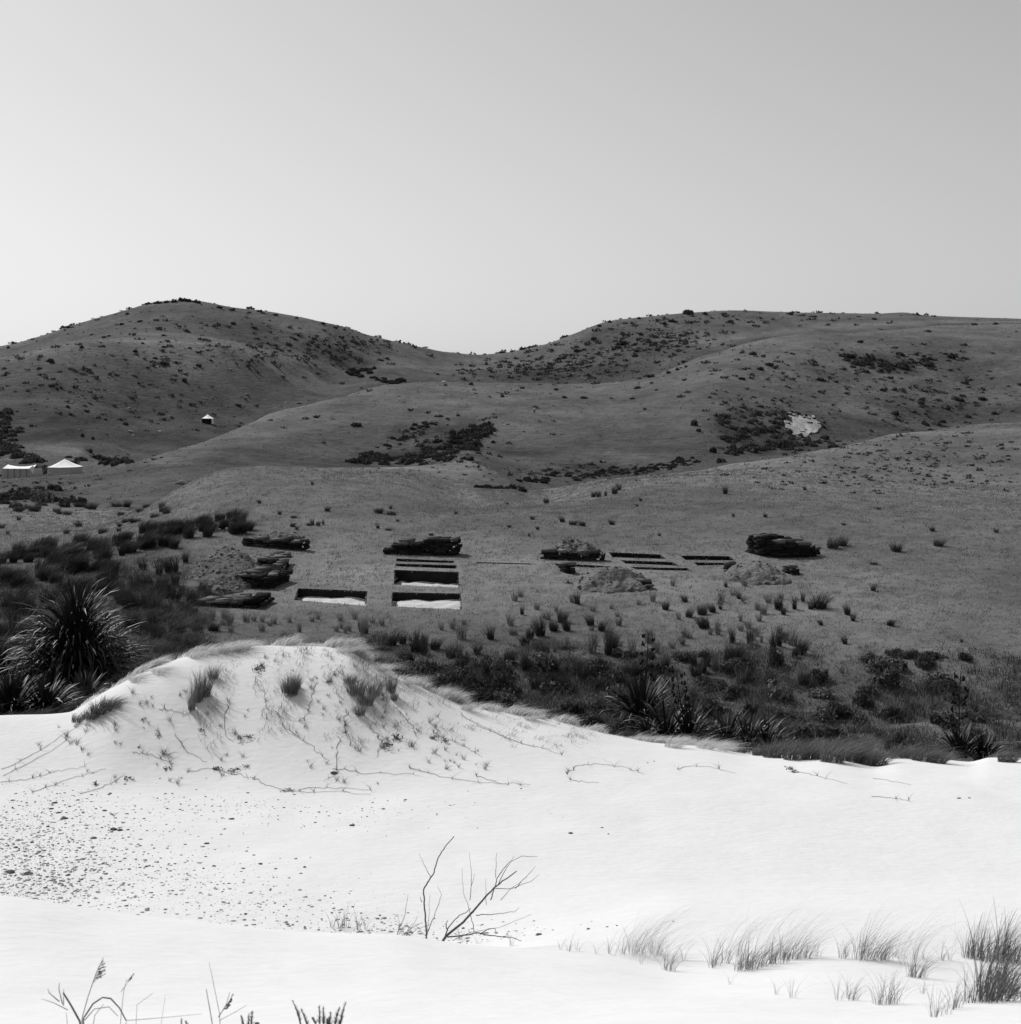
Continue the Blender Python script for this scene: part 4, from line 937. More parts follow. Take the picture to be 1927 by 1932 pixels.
# small scattered sprouts on the dune face
SPR = [tuft_mesh('grass_sprout', 30, 0.12, 1.0, 0.020, 1.0, (0.1, 0), M['marram_dark'], 3, 0.2, 0.6) for k in range(4)]
for k in range(230):
    u = 60 + 860*rng.random(); lim = crest_v(u); v = lim + 18 + (1480-lim-18)*rng.random()
    if vnoise(np.array([u/45.0]), np.array([v/40.0]))[0] < -0.02 and rng.random() < 0.85: continue
    p = at(u, v, 14); kk = 1/ppm(p.y); h = 8+18*rng.random()
    o = link('grass_sprout', random.choice(SPR), p, rot=(0, rng.normal(0, .5), rng.random()*6), sc=h*kk)
    later(o, 'thin grass sprout', ('on left dune face' if u < 350 else 'on middle dune face' if u < 620 else 'on right dune face') + (' near the top' if v < 1330 else ' low down' if v > 1410 else ' halfway up'), 'grass sprout', 'sprouts on the dune face')
# runners: creeping stems lying on the sand
def runner(pts, label, place, leafy=True):
    G = []
    for (u, v) in pts: G.append(at(u, v, 12))
    S = []
    for i in range(len(G)-1):
        for t in np.linspace(0, 1, 7)[:-1]:
            q = G[i].lerp(G[i+1], t); q.x += rng.normal(0, .016); q.y += rng.normal(0, .03); S.append(q)
    S.append(G[-1]); c = S[0].copy(); mb = MB()
    tube(mb, [Vector((q.x-c.x, q.y-c.y, hz(q.x, q.y)-c.z+0.008)) for q in S], [0.0038*(1-0.5*i/len(S)) for i in range(len(S))], 4)
    o = link('creeping_runner', mb.mesh('creeping_runner', M['marram']), c)
    if leafy:
        B = []; 
        for q in S[::2]:
            if rng.random() < 0.22+0.3*math.sin(q.x*9)**2:
                for _ in range(int(rng.integers(2, 9))): B.append((q.x-c.x, q.y-c.y, hz(q.x, q.y)-c.z))
        if B:
            B = np.array(B); nn = len(B); hh = 0.03+0.08*rng.random(nn)
            V, Q = blades(B, hh, np.full(nn, 0.007), rng.normal(0, 0.9, (nn, 2))*hh[:, None], 2)
            link('leaves', mk_mesh('leaves', V, Q, M['marram_dark']), parent=o)
    later(o, label, place, 'runner', 'creeping runners on the sand')
RUN = [[(0,1455),(60,1425),(110,1395),(150,1365)],[(10,1462),(70,1432),(125,1398)],[(0,1478),(60,1470),(110,1455),(160,1447)],[(60,1495),(130,1470),(200,1452)],[(150,1500),(210,1478),(235,1462)],
       [(520,1340),(540,1375),(590,1412),(620,1435)],[(655,1340),(650,1375),(660,1400),(670,1415)],[(700,1375),(720,1400),(712,1430)],[(480,1468),(500,1482),(540,1492),(620,1495),(700,1500)],[(560,1490),(620,1486),(700,1492)],
       [(640,1400),(632,1440),(640,1460),(610,1475)],[(630,1450),(690,1460),(780,1462)],[(770,1450),(830,1465),(900,1476),(960,1482)],[(900,1465),(940,1478),(1000,1482)],[(1073,1462),(1085,1448),(1120,1441),(1180,1448),(1215,1462)],
       [(1075,1472),(1100,1476),(1130,1477)],[(1280,1452),(1300,1446),(1340,1448),(1390,1460)],[(1500,1455),(1540,1465),(1600,1480)],[(1645,1504),(1680,1506),(1715,1512)],[(1650,1470),(1720,1482)],
       [(820,1385),(870,1405),(910,1430)],[(900,1370),(980,1400),(1060,1425)],[(870,1350),(940,1385),(1010,1412)],[(380,1290),(372,1340),(378,1372)],[(330,1385),(350,1420),(390,1438)],[(430,1330),(420,1380),(440,1400)],
       [(300,1340),(330,1345),(365,1352)],[(250,1420),(280,1425),(320,1440)],[(410,1452),(450,1462),(480,1470)],[(350,1460),(410,1450)],[(480,1280),(500,1310),(505,1340)],[(740,1330),(770,1360),(790,1395)],[(600,1290),(585,1330),(575,1360)]]
for r_ in RUN:
    u, v = r_[0]
    runner(r_, 'thin dark creeping stem', 'at the left foot of the dune' if u < 260 else ('on the dune face' if v < 1400 and u < 800 else ('below the dune' if u < 1000 and v > 1400 else ('on the right slope of dune' if v < 1400 else 'on the open sand at right'))))

# ================================================================== STONES ON THE SAND
def pebbles(name, label, n, regions, s0, s1, m):
    VV = []; FF = []; base = 0
    ico = bmesh.new(); bmesh.ops.create_icosphere(ico, subdivisions=1, radius=1); iv = np.array([v.co[:] for v in ico.verts]); jf = np.array([[v.index for v in f.verts] for f in ico.faces]); ico.free()
    for (u, v, su, sv, wgt) in regions:
        for _ in range(int(n*wgt)):
            a, b = u+rng.normal(0, su), v+rng.normal(0, sv)
            p = at(a, b, 12.8)
            if p.y > 21.5 or p.y < 12.9 : continue
            s = (s0+(s1-s0)*rng.random()**5)
            VV.append(iv*(1+rng.normal(0, .22, iv.shape))*np.array([s*(0.8+.9*rng.random()), s*(0.8+.6*rng.random()), s*0.55]) + np.array(p[:]) + (0, 0, s*0.15)); FF.append(jf+base); base += len(iv)
    tag(link(name, mk_mesh(name, np.concatenate(VV), np.concatenate(FF), m)), label, 'pebbles', kind='stuff')
REG = [(30,1610,60,50,.36),(120,1630,90,55,.24),(250,1650,110,55,.14),(400,1690,120,50,.08),(100,1560,110,35,.10),(520,1720,110,30,.06),(40,1690,80,20,.08)]
pebbles('pebbles', 'grey beach pebbles strewn over the left sand hollow', 6500, REG, 0.0035, 0.019, M['stone'])
pebbles('pebbles', 'pebbles and shell bits in the hollow behind the twigs', 500, [(850,1768,120,14,.4),(1050,1782,120,14,.3),(700,1752,60,14,.3)], 0.006, 0.022, M['stone'])
pebbles('debris', 'flecks of dry drift litter on the sand', 500, [(400,1520,240,14,.4),(600,1535,200,18,.3),(200,1520,150,20,.3)], 0.005, 0.016, M['stone_dark'])
STN = [rock_mesh('stone', M['stone_dark'], 0.35, 2, 0.5) for k in range(4)]
for a in [(96,1527,10),(122,1545,15),(110,1534,10),(104,1515,12),(197,1530,10),(208,1498,7),(215,1566,16),(226,1567,12),(242,1566,7),(176,1582,14),(173,1500,7),(20,1647,20),(52,1650,18),(150,1600,8),(80,1617,8),(128,1652,10),(232,1582,6),
          (312,1498,6),(325,1498,5),(438,1546,12),(555,1500,5),(664,1558,12),(631,1460,14),(630,1458,8),(723,1527,8),(575,1637,8),(520,1640,7),(492,1631,9),(404,1635,8),(390,1592,10),(276,1636,8),(420,1683,6),(464,1725,8),(510,1680,6),(172,1728,18),
          (492,1755,10),(600,1795,8),(370,1788,6),(384,1793,6),(447,1802,8),(1017,1764,14),(875,1752,8),(1110,1770,8),(1165,1776,6),(1146,1771,6),(1222,1440,5),(1235,1437,4),(1148,1574,5),(1077,1573,10),(1270,1750,6),(1810,1507,8),(1830,1506,6),(150,1720,10),(90,1560,8),(60,1590,9),(30,1600,10)]:
    if a[1] > 1740 and a[0] < 540: continue
    p = at(a[0], a[1], 12.7 if a[1] > 1690 else 12.2); s = a[2]/ppm(p.y)/2.3
    o = link('stone', random.choice(STN), p, random.random()*6, s)
    sz = 'larger dark stone' if a[2] > 11 else 'small dark stone'
    later(o, sz, 'in the pebbly hollow at left' if a[0] < 330 else ('below the dune left of centre' if a[1] < 1600 and a[0] < 800 else ('right of the bare branches' if a[0] > 990 and a[1] > 1700 else ('on the open sand at right' if a[0] > 990 else 'between pebbly hollow and the bare branches'))), 'stone', 'dark stones on the sand')

# ================================================================== BARE BRANCHES AND FOREGROUND GRASS
def branch(label, base, polys, y):
    """polys in picture units at distance y"""
    k = 1/ppm(y); u0, v0 = base; g = Vector(((u0-UC)*k, y, hz((u0-UC)*k, y)))
    e = bpy.data.objects.new('bare_branch', None); C.objects.link(e); e.location = g; tag(e, label, 'dead branch', 'bare twigs standing in the sand')
    for i, (r0, r1, pts) in enumerate(polys):
        mb = MB(); P = []
        ph = rng.random()*6
        for j, (u, v) in enumerate(pts):
            t = math.hypot(u-u0, v-v0)*k
            P.append(Vector(((u-u0)*k, 0.35*t*math.sin(ph*(i > 0)+t*2), (v0-v)*k + (-0.03 if (j == 0 and i == 0) else 0))))
        S = []
        for j in range(len(P)-1):
            for t in np.linspace(0, 1, 5)[:-1]: S.append(P[j].lerp(P[j+1], t) + Vector((rng.normal(0, .002), rng.normal(0, .002), rng.normal(0, .002))))
        S.append(P[-1]); tube(mb, S, [(r0*(1-q)+r1*q)*k*0.8 for q in np.linspace(0, 1, len(S))], 6)
        link('main_stem' if i == 0 else 'twig', mb.mesh('twig', M['bark']), parent=e)
z2 = lambda L: [(639.3+.33609*x, 1433.9+.33609*y) for x, y in L]
branch('large bare forked branch leaning right out of the sand', (821,1762), [
    (3.4,1.2,z2([(540,980),(600,905),(680,850),(750,790),(800,740),(870,680),(935,640),(1000,600)])),
    (1.4,.4,z2([(855,685),(870,640),(890,580),(920,540),(960,508),(1030,488),(1120,505)])),
    (1.1,.35,z2([(895,650),(930,590),(985,515)])), (1.0,.35,z2([(870,685),(965,690),(1075,650),(1130,600)])),
    (1.0,.35,z2([(990,690),(1050,640),(1110,585)])), (1.2,.35,z2([(770,780),(840,765),(905,750),(990,720),(1010,690)])), (.8,.3,z2([(905,750),(960,700),(1060,635)])),
    (2.0,.7,z2([(610,905),(720,882),(780,862),(830,868),(920,862),(985,857),(1025,866)])), (1.2,.5,z2([(800,862),(840,835),(875,832),(885,855),(870,850)])),
    (1.6,.7,z2([(600,905),(610,850),(640,800),(680,755),(720,735),(745,710)])), (1.6,.7,z2([(612,852),(605,815),(616,785)])),
    (1.0,.3,z2([(765,855),(745,780),(735,730),(700,640),(692,520)])), (.9,.3,z2([(735,735),(742,620),(730,480)])), (.7,.25,z2([(742,620),(768,500)])),
    (.8,.3,z2([(640,910),(740,850),(900,810),(1080,740)])), (.8,.3,z2([(880,600),(886,480)])), (.7,.25,z2([(830,700),(825,560)])), (2.2,1,z2([(565,995),(590,940),(600,905)])),
    (1.2,.5,z2([(595,995),(640,950),(700,920)])), (1,.4,z2([(650,1040),(625,990),(620,950)])), (1.3,.5,z2([(715,1030),(715,980),(725,905)])), (1.2,.5,z2([(745,1025),(770,990),(815,950)]))], 11.6)
branch('slender upright bare twig left of the large branch', (805,1762), [
    (2.2,1.0,z2([(492,985),(490,900),(485,830),(476,760),(472,695),(500,650),(525,620),(540,570),(555,530),(590,485),(640,430)])),
    (.9,.3,z2([(512,640),(480,580),(445,500)])), (1,.4,z2([(472,715),(460,685)])), (1,.3,z2([(500,900),(535,810),(560,740),(580,670),(562,618)])), (.7,.3,z2([(490,930),(455,880),(430,850)])), (.7,.25,z2([(500,920),(510,780),(520,660)]))], 11.4)
for lab, b, L in [('low sparse grey twigs at left foot of the upright twig', (757,1762), [(320,985),(335,900),(370,820),(385,720)]), ('short twig sprig just left of the large branch base', (775,1758), [(340,975),(395,880),(470,845)])]:
    branch(lab, b, [(1.2,.35,z2(L)), (.8,.3,z2([L[0], (L[1][0]+10, L[1][1]), (L[2][0]-30, L[2][1]-30)])), (.9,.3,z2([L[0], (L[1][0]+40, L[1][1]+5), (L[2][0]+50, L[2][1]+20)]))], 11.5)

FG = [tuft_mesh('marram_tuft', nb, r, 1.0, wd, sp, (wnd, 0), M['marram'], 5, 0.18, 0.6) for nb, r, wd, sp, wnd in
      [(7, .05, .011, .6, .25), (13, .09, .010, .6, .35), (26, .16, .0095, .6, .45), (48, .26, .009, .6, .5), (12, .12, .010, .9, .35), (34, .24, .009, .7, .65)]]
for q in (3,): FG[q].materials[0] = M['marram_dark']
FGD = {3: FG[3], 5: tuft_mesh('marram_tuft', 60, .26, 1.0, .010, .6, (.6, 0), M['marram_dark'], 5, .18, .6), 1: tuft_mesh('marram_tuft', 34, .16, 1.0, .010, .5, (.5, 0), M['marram_dark'], 5, .18, .6)}
FINE = [tuft_mesh('marram_plume', 26, .30, 1.0, .004, .4, (.75, 0), M['fringe'], 5, .2, .5) for k in range(2)]
def fg(u, v, h, i, nm=None, w=1.0, ymin=6, mm=None):
    p = at(u, v, ymin); k = 1/ppm(p.y)*h
    o = link('marram_tuft', FGD[i] if (u > 1820 and i in FGD) else FG[i], p, rot=(0, 0, rng.normal(0, .35)), sc=(k*w, k*w, k))
    if u < 800: pl = 'left of the bare branches'
    elif u < 1200: pl = 'right of the bare branches'
    elif u < 1480: pl = 'in the near grass row, left part'
    elif u < 1740: pl = 'in the near grass row, middle part'
    else: pl = 'in the near grass row, right part'
    if v > 1835: pl = pl.replace('near grass row', 'nearest grass')
    later(o, nm or ['thin few-bladed tuft', 'slender tuft', 'bushy tuft', 'thick bushy tuft', 'splayed thin tuft', 'windblown full tuft'][i], pl, 'marram tuft', 'marram tufts in the near sand')
    return p, k
for a in [(628,1750,56,1),(645,1752,70,1),(655,1750,60,4),(676,1756,80,0),(690,1754,60,0),(640,1748,50,0),(758,1762,60,0),(870,1772,40,1),(900,1780,40,0),(865,1774,36,4),(965,1785,60,0),
          (1058,1792,50,0),(1075,1795,50,1),(1090,1795,40,4),(1125,1800,50,0),(1150,1800,60,0),(1176,1800,60,1),(1195,1800,70,2),(1212,1800,64,1),(1210,1820,40,0),(1240,1802,60,2),(1265,1832,70,2),(1255,1830,60,1),(1232,1800,50,4),(1290,1812,70,0),
          (1345,1826,80,1),(1350,1822,70,2),(1370,1818,64,2),(1400,1832,80,5),(1408,1830,84,3),(1425,1826,80,3),(1445,1822,78,5),(1468,1818,70,3),(1490,1812,74,3),(1512,1810,70,5),(1525,1808,60,1),(1545,1806,50,4),
          (1378,1858,50,0),(1465,1877,60,0),(1497,1884,64,4),(1590,1808,56,2),(1600,1806,54,4),(1625,1812,84,2),(1640,1810,90,3),(1655,1812,80,5),(1670,1812,60,2),(1690,1806,40,1),(1583,1888,70,4),(1610,1888,66,2),(1600,1884,60,1),
          (1660,1896,84,1),(1668,1896,90,4),(1680,1895,84,2),(1650,1894,80,0),(1695,1894,80,4),(1722,1845,74,2),(1732,1845,90,1),(1728,1843,80,5),(1700,1820,50,0),(1745,1812,60,0),(1742,1875,46,1),(1778,1812,60,1),(1792,1812,70,0),(1762,1920,90,1),(1772,1918,80,4),(1760,1922,60,0),
          (1800,1905,84,1),(1805,1902,70,2),(1826,1808,70,2),(1840,1808,80,3),(1860,1810,100,5),(1842,1892,90,3),(1862,1892,110,3),(1880,1890,130,3),(1872,1888,120,5),(1895,1888,120,5),(1850,1890,80,2),(1912,1880,120,5),(1925,1885,110,3),(1885,1810,90,3),(1905,1812,110,5),(1925,1812,120,3),(1820,1895,70,0),(1790,1915,60,4),(1868,1875,150,1),(1890,1870,160,1)]:
    fg(*a)
for k in range(26):
    u = [1200, 1240, 1400, 1430, 1480, 1510, 1630, 1660, 1730, 1850, 1880, 1910][k % 12] + rng.normal(0, 18); v = 1806+rng.normal(0, 4)
    p = at(u, v, 6); kk = (90+40*rng.random())/ppm(p.y)
    o = link('marram_tuft', FINE[k % 2], p, rot=(0, 0, rng.normal(0, .3)), sc=kk)
    later(o, 'faint long-bladed pale tuft', 'in the near grass row', 'marram tuft', 'marram tufts in the near sand')

# plants right in front of the camera, their feet below the frame
def near_at(u, y): x = (u-UC)/F*y; return Vector((x, y, hz(x, y)))
def bushy_sprig(label, u, y, tops):
    g = near_at(u, y); k = 1/ppm(y); e = bpy.data.objects.new('coastal_shrub', None); C.objects.link(e); e.location = g
    tag(e, label, 'shrub', 'plants at the photographer\'s feet')
    v0 = VH - g.z*F/y
    for (tu, tv, w) in tops:
        T = Vector(((tu-u)*k, rng.normal(0, .03), (v0-tv)*k)); B = Vector(((tu-u)*k*0.7, rng.normal(0, .03), 0)); mid = B.lerp(T, .5) + Vector(((u-tu)*k*0.08, 0, 0))
        S = [B*(1-t)**2 + mid*2*t*(1-t) + T*t*t for t in np.linspace(0, 1, 14)]
        mb = MB(); tube(mb, S, [0.004*(1-.7*t) for t in np.linspace(0, 1, 14)], 5); st = link('stem', mb.mesh('stem', M['bark']), parent=e)
        n = int(150*max(0.4, T.length/.25)); t = 0.25+0.75*rng.random(n); P = np.array([S[int(q*13)][:] for q in t]); a = rng.random(n)*6.28
        ll = w*k*(0.62-0.40*t)*(.7+.5*rng.random(n)); d = np.c_[np.cos(a)*.8, np.sin(a)*.8, 0.75+0*a]*ll[:, None]
        sd_ = np.c_[-np.sin(a), np.cos(a), 0*a]*0.0012
        V = np.stack([P-sd_, P+sd_, P+d*.7+sd_*.9, P+d, P+d*.7-sd_*.9], 1)
        V = np.stack([P-sd_, P+sd_, P+d*.75+sd_, P+d*.75-sd_], 1).reshape(-1, 3)
        link('needle_leaves', mk_mesh('needle_leaves', V, np.arange(4*n).reshape(-1, 4), M['shrub']), parent=st)
bushy_sprig('dark needle-leaved shrub with spiky shoots, bottom centre left', 610, 5.2, [(548,1896,16),(570,1896,16),(600,1905,20),(612,1893,16),(628,1898,20),(640,1905,20),(655,1884,18),(622,1912,22),(590,1915,18),(650,1910,18)])
bushy_sprig('small dark needle-leaved sprig left of the bigger shrub', 477, 5.2, [(476,1908,22),(466,1920,16),(488,1922,18),(450,1925,12)])
bushy_sprig('tiny needle sprig at bottom, left of centre', 347, 5.3, [(346,1914,12),(352,1922,10)])
def near_twigs(label, u, y, polys, mname='bark', seeds=None):
    g = near_at(u, y); k = 1/ppm(y); v0 = VH - g.z*F/y; e = bpy.data.objects.new('dry_stem', None); C.objects.link(e); e.location = g
    tag(e, label, 'dry plant', 'plants at the photographer\'s feet')
    for i, (r0, r1, pts) in enumerate(polys):
        mb = MB(); P = [Vector(((a-u)*k, (j*.02), (v0-b)*k)) for j, (a, b) in enumerate(pts)]
        S = []
        for j in range(len(P)-1):
            for t in np.linspace(0, 1, 5)[:-1]: S.append(P[j].lerp(P[j+1], t))
        S.append(P[-1]); tube(mb, S, [(r0*(1-q)+r1*q)*k*0.65 for q in np.linspace(0, 1, len(S))], 6); link('stem', mb.mesh('stem', M[mname]), parent=e)
    if seeds:
        (a0, b0), (a1, b1), n, w = seeds; mb = MB()
        for q in range(n):
            t = rng.random(); P0 = Vector(((a0+(a1-a0)*t-u)*k, .05, (v0-b0-(b1-b0)*t)*k)); L = w*k*(1-.6*t)
            T = P0 + Vector((L*(.5+.6*rng.random()), rng.normal(0, .02), L*rng.random()*.9)); tube(mb, [P0, T], .0008, 3)
            for c_ in range(3): box(mb, P0.lerp(T, .6+.18*c_), (.003, .002, .006), rng.random()*3, (.4, .4))
        link('seed_head', mb.mesh('seed_head', M[mname]), parent=e)
near_twigs('dry grass stem with feathery seed head, bottom left', 150, 5.4, [(1.6,.9,[(150,2080),(152,1925),(160,1890),(172,1850),(184,1822)])], 'marram_dark', ((166,1868),(181,1826),15,24))
near_twigs('arched and forked dead twigs in the bottom left corner', 140, 5.5, [(3.2,2.4,[(160,2080),(148,1932),(128,1905),(110,1885)]),(1.6,.6,[(118,1895),(108,1870),(106,1862)]),(1.6,.6,[(112,1890),(90,1878),(84,1874)]),(1.3,.5,[(128,1906),(98,1896),(72,1893)]),(1.4,.6,[(120,1898),(117,1870)]),
    (2.6,1.8,[(150,2080),(155,1925),(170,1902),(185,1894),(198,1900),(212,1922),(222,1950)]),(1.4,.8,[(160,1925),(175,1908),(200,1908),(215,1930)]),(1.4,.6,[(172,1960),(176,1920),(190,1903)]),(1.2,.5,[(130,1960),(122,1915)])])
near_twigs('upright dry twig with tiny bud between seed head and needle sprigs', 222, 5.5, [(1.1,.6,[(222,2080),(225,1930),(228,1880),(231,1860)]),(.9,.4,[(228,1872),(240,1856)])], 'marram_dark', ((234,1860),(242,1854),8,4))
near_twigs('pair of thin crossing dry stems at bottom, left of shrub', 410, 5.4, [(1.8,1.0,[(405,2080),(398,1932),(385,1874)]),(1.2,.4,[(425,2080),(412,1915),(396,1850),(388,1826)]),(1.4,.6,[(412,1920),(425,1900),(430,1880)]),(.9,.4,[(415,1925),(440,1915),(462,1905)])], 'marram_dark', ((414,1920),(430,1895),18,12))
near_twigs('long dry stem lying level along the bottom edge', 300, 5.3, [(1.2,.5,[(232,1960),(236,1930),(300,1929),(375,1926)]),(.8,.4,[(255,1960),(256,1900),(284,1882)]),(.6,.3,[(300,1960),(310,1880)])], 'marram_dark')

# ================================================================== TENTS, KIT, A PERSON
def tent(label, apex, eL, eR, base, y, grp):
    """marquee-like tent: hipped concave roof over low walls; picture measures at distance y"""
    k = 1/ppm(y); u0 = (eL[0]+eR[0])/2; g = near_at(u0, y); e = bpy.data.objects.new('tent', None); C.objects.link(e); e.location = g
    tag(e, label, 'tent', grp)
    w = (eR[0]-eL[0])*k/2; dpt = w*1.45; v0 = VH - g.z*F/y; he = (v0-(eL[1]+eR[1])/2)*k; ha = (v0-apex[1])*k; ax = (apex[0]-u0)*k
    n = 12; mb = MB(); rings = []
    for j in range(n+1):
        t = j/n; f = (1-t); zz_ = he + (ha-he)*(t**1.35)
        ring = []
        for (sx, sy) in [(-1,-1),(-.5,-1),(0,-1),(.5,-1),(1,-1),(1,-.3),(1,.3),(1,1),(.5,1),(0,1),(-.5,1),(-1,1),(-1,.3),(-1,-.3)]:
            sag = -0.10*(1-abs(sx) if abs(sy) == 1 else 1-abs(sy))*f*0.6
            ring.append((ax*t + sx*w*f, sy*dpt*f, zz_ + sag))
        rings.append(ring)
    V = np.array(rings).reshape(-1, 3); m_ = 14; Fc = [(j*m_+q, j*m_+(q+1) % m_, (j+1)*m_+(q+1) % m_, (j+1)*m_+q) for j in range(n) for q in range(m_)]
    mb.add(V, Fc); link('roof', mb.mesh('roof', M['canvas'], False), parent=e)
    wb = MB(); c4 = [(-w*.97,-dpt*.97),(w*.97,-dpt*.97),(w*.97,dpt*.97),(-w*.97,dpt*.97)]
    for q in range(4):
        a, b = c4[q], c4[(q+1) % 4]; N = 16; P = []
        for i in range(N+1):
            t = i/N; x = a[0]+(b[0]-a[0])*t; yy = a[1]+(b[1]-a[1])*t; off = 0.04*math.sin(i*2.1)
            P.append((x+off*(a[0] == b[0]), yy+off*(a[1] == b[1]), he-.06)); P.append((x, yy, hz(g.x+x, g.y+yy)-g.z-.05))
        wb.add(P, [(2*i, 2*i+2, 2*i+3, 2*i+1) for i in range(N)])
    link('wall', wb.mesh('wall', M['canvas_wall']), parent=e)
    rp = MB()
    for sx in (-1, 1):
        for sy in (-1, 1): tube(rp, [(sx*w, sy*dpt, he), (sx*(w+.9), sy*(dpt+.9), hz(g.x+sx*(w+.9), g.y+sy*(dpt+.9))-g.z)], 0.015, 4)
    tube(rp, [(ax, 0, 0), (ax, 0, ha+.12)], .03, 5)
    link('guy_ropes', rp.mesh('guy_ropes', M['wood']), parent=e)
    # pale mud flap sagging along the foot of the front wall
    fl = MB(); P = [(-w*.95+1.9*w*.8*t, -dpt-.06, 0.42-0.40*math.sin(math.pi*t)+(hz(g.x, g.y-dpt)-g.z)*1.0) for t in np.linspace(0, 1, 12)]
    fl.add([q for p in P for q in (p, (p[0], p[1]-.05, p[2]+.10))], [(2*i, 2*i+2, 2*i+3, 2*i+1) for i in range(11)])
    link('brailing_band', fl.mesh('brailing_band', M['canvas']), parent=e)
    return e
tent('white peaked tent with low grey walls, right of the long tent', (122,865.4), (99.5,882), (146.5,879), 893, 246, 'tents of the camp')
# long tent
y = 246; k = 1/ppm(y); g = near_at(42, y); e = bpy.data.objects.new('tent', None); C.objects.link(e); e.location = g
tag(e, 'long grey-walled tent with sagging white roof near left edge', 'tent', 'tents of the camp')
v0 = VH - g.z*F/y; w = 31*k; dp = 2.3; he = (v0-883)*k
rb_ = MB(); N = 16; P = []
for i in range(N+1):
    t = i/N*2-1; sag = 0.36*(1-t*t); x = t*w*0.92
    P += [(x*1.0, -dp, he-0.25*(1-t*t)*.3), (x*.95, 0, he+0.62-sag), (x, dp, he)]
rb_.add(P, [(3*i+a, 3*i+a+1, 3*i+a+4, 3*i+a+3) for i in range(N) for a in (0, 1)]); link('roof', rb_.mesh('roof', M['canvas']), parent=e)
wb = MB()
for a, b in [((-w, -dp*.96), (w, -dp*.96)), ((w, -dp*.96), (w, dp)), ((w, dp), (-w, dp)), ((-w, dp), (-w, -dp*.96))]:
    N = 40; P = []
    for i in range(N+1):
        t = i/N; x = a[0]+(b[0]-a[0])*t; yy = a[1]+(b[1]-a[1])*t + 0.06*math.sin(i*1.4)*(a[1] == b[1]); P += [(x*.93, yy, he-.03), (x, yy, hz(g.x+x, g.y+yy)-g.z-.05)]
    wb.add(P, [(2*i, 2*i+2, 2*i+3, 2*i+1) for i in range(N)])
link('wall', wb.mesh('wall', M['canvas_wall']), parent=e)
pm = MB()
for t in (-.6, -.2, .15, .55): tube(pm, [(t*w, -dp-.05, hz(g.x+t*w, g.y-dp)-g.z-.05), (t*w*.97, -dp-.05, he)], .035, 5)
link('wall_poles', pm.mesh('wall_poles', M['dark_canvas']), parent=e)
cl = MB(); P = [(w*.80, -dp-.1, he+.05), (w*1.0, -dp-.12, he+.35), (w*1.0, -dp-.14, he-.75), (w*.93, -dp-.12, he-.9)]
cl.add([(w*.72, -dp-.12, he+.06), (w*.98, -dp-.12, he+.55), (w*.99, -dp-.16, he-.55), (w*.93, -dp-.14, he-1.0)], [(0, 1, 2, 3)]); link('hanging_flap', cl.mesh('hanging_flap', M['white']), parent=e)
# small tent on the far slope
y = at(392, 798.5, 270).y; k = 1/ppm(y); g = near_at(392, y); e = bpy.data.objects.new('tent', None); C.objects.link(e); e.location = g
tag(e, 'small white-roofed tent with black open front on far slope', 'tent', 'tents of the camp'); v0 = VH - g.z*F/y
w = 9.6*k; he = (v0-789.5)*k; ha = (v0-781.3)*k; dp = w
rf = MB(); P = []
for t in np.linspace(0, 1, 7):
    f = 1-t; P += [(-w*f, -dp*f, he+(ha-he)*t**1.3), (w*f, -dp*f, he+(ha-he)*t**1.3), (w*f, dp*f, he+(ha-he)*t**1.3), (-w*f, dp*f, he+(ha-he)*t**1.3)]
rf.add(P, [(4*j+q, 4*j+(q+1) % 4, 4*j+4+(q+1) % 4, 4*j+4+q) for j in range(6) for q in range(4)]); link('roof', rf.mesh('roof', M['canvas']), parent=e)
wb = MB()
for a, b in [((w*.97, -dp*.97), (w*.97, dp*.97)), ((w*.97, dp*.97), (-w*.97, dp*.97)), ((-w*.97, dp*.97), (-w*.97, -dp*.97))]:
    wb.add([(a[0], a[1], he), (b[0], b[1], he), (b[0], b[1], -.3), (a[0], a[1], -.3)], [(0, 1, 2, 3)])
link('wall', wb.mesh('wall', M['canvas']), parent=e)
fm = MB(); fm.add([(-w*.93, -dp*.9, he), (w*.88, -dp*.9, he), (w*.88, -dp*.9, -.3), (-w*.93, -dp*.9, -.3)], [(0, 1, 2, 3)]); link('dark_front', fm.mesh('dark_front', M['dark_canvas']), parent=e)

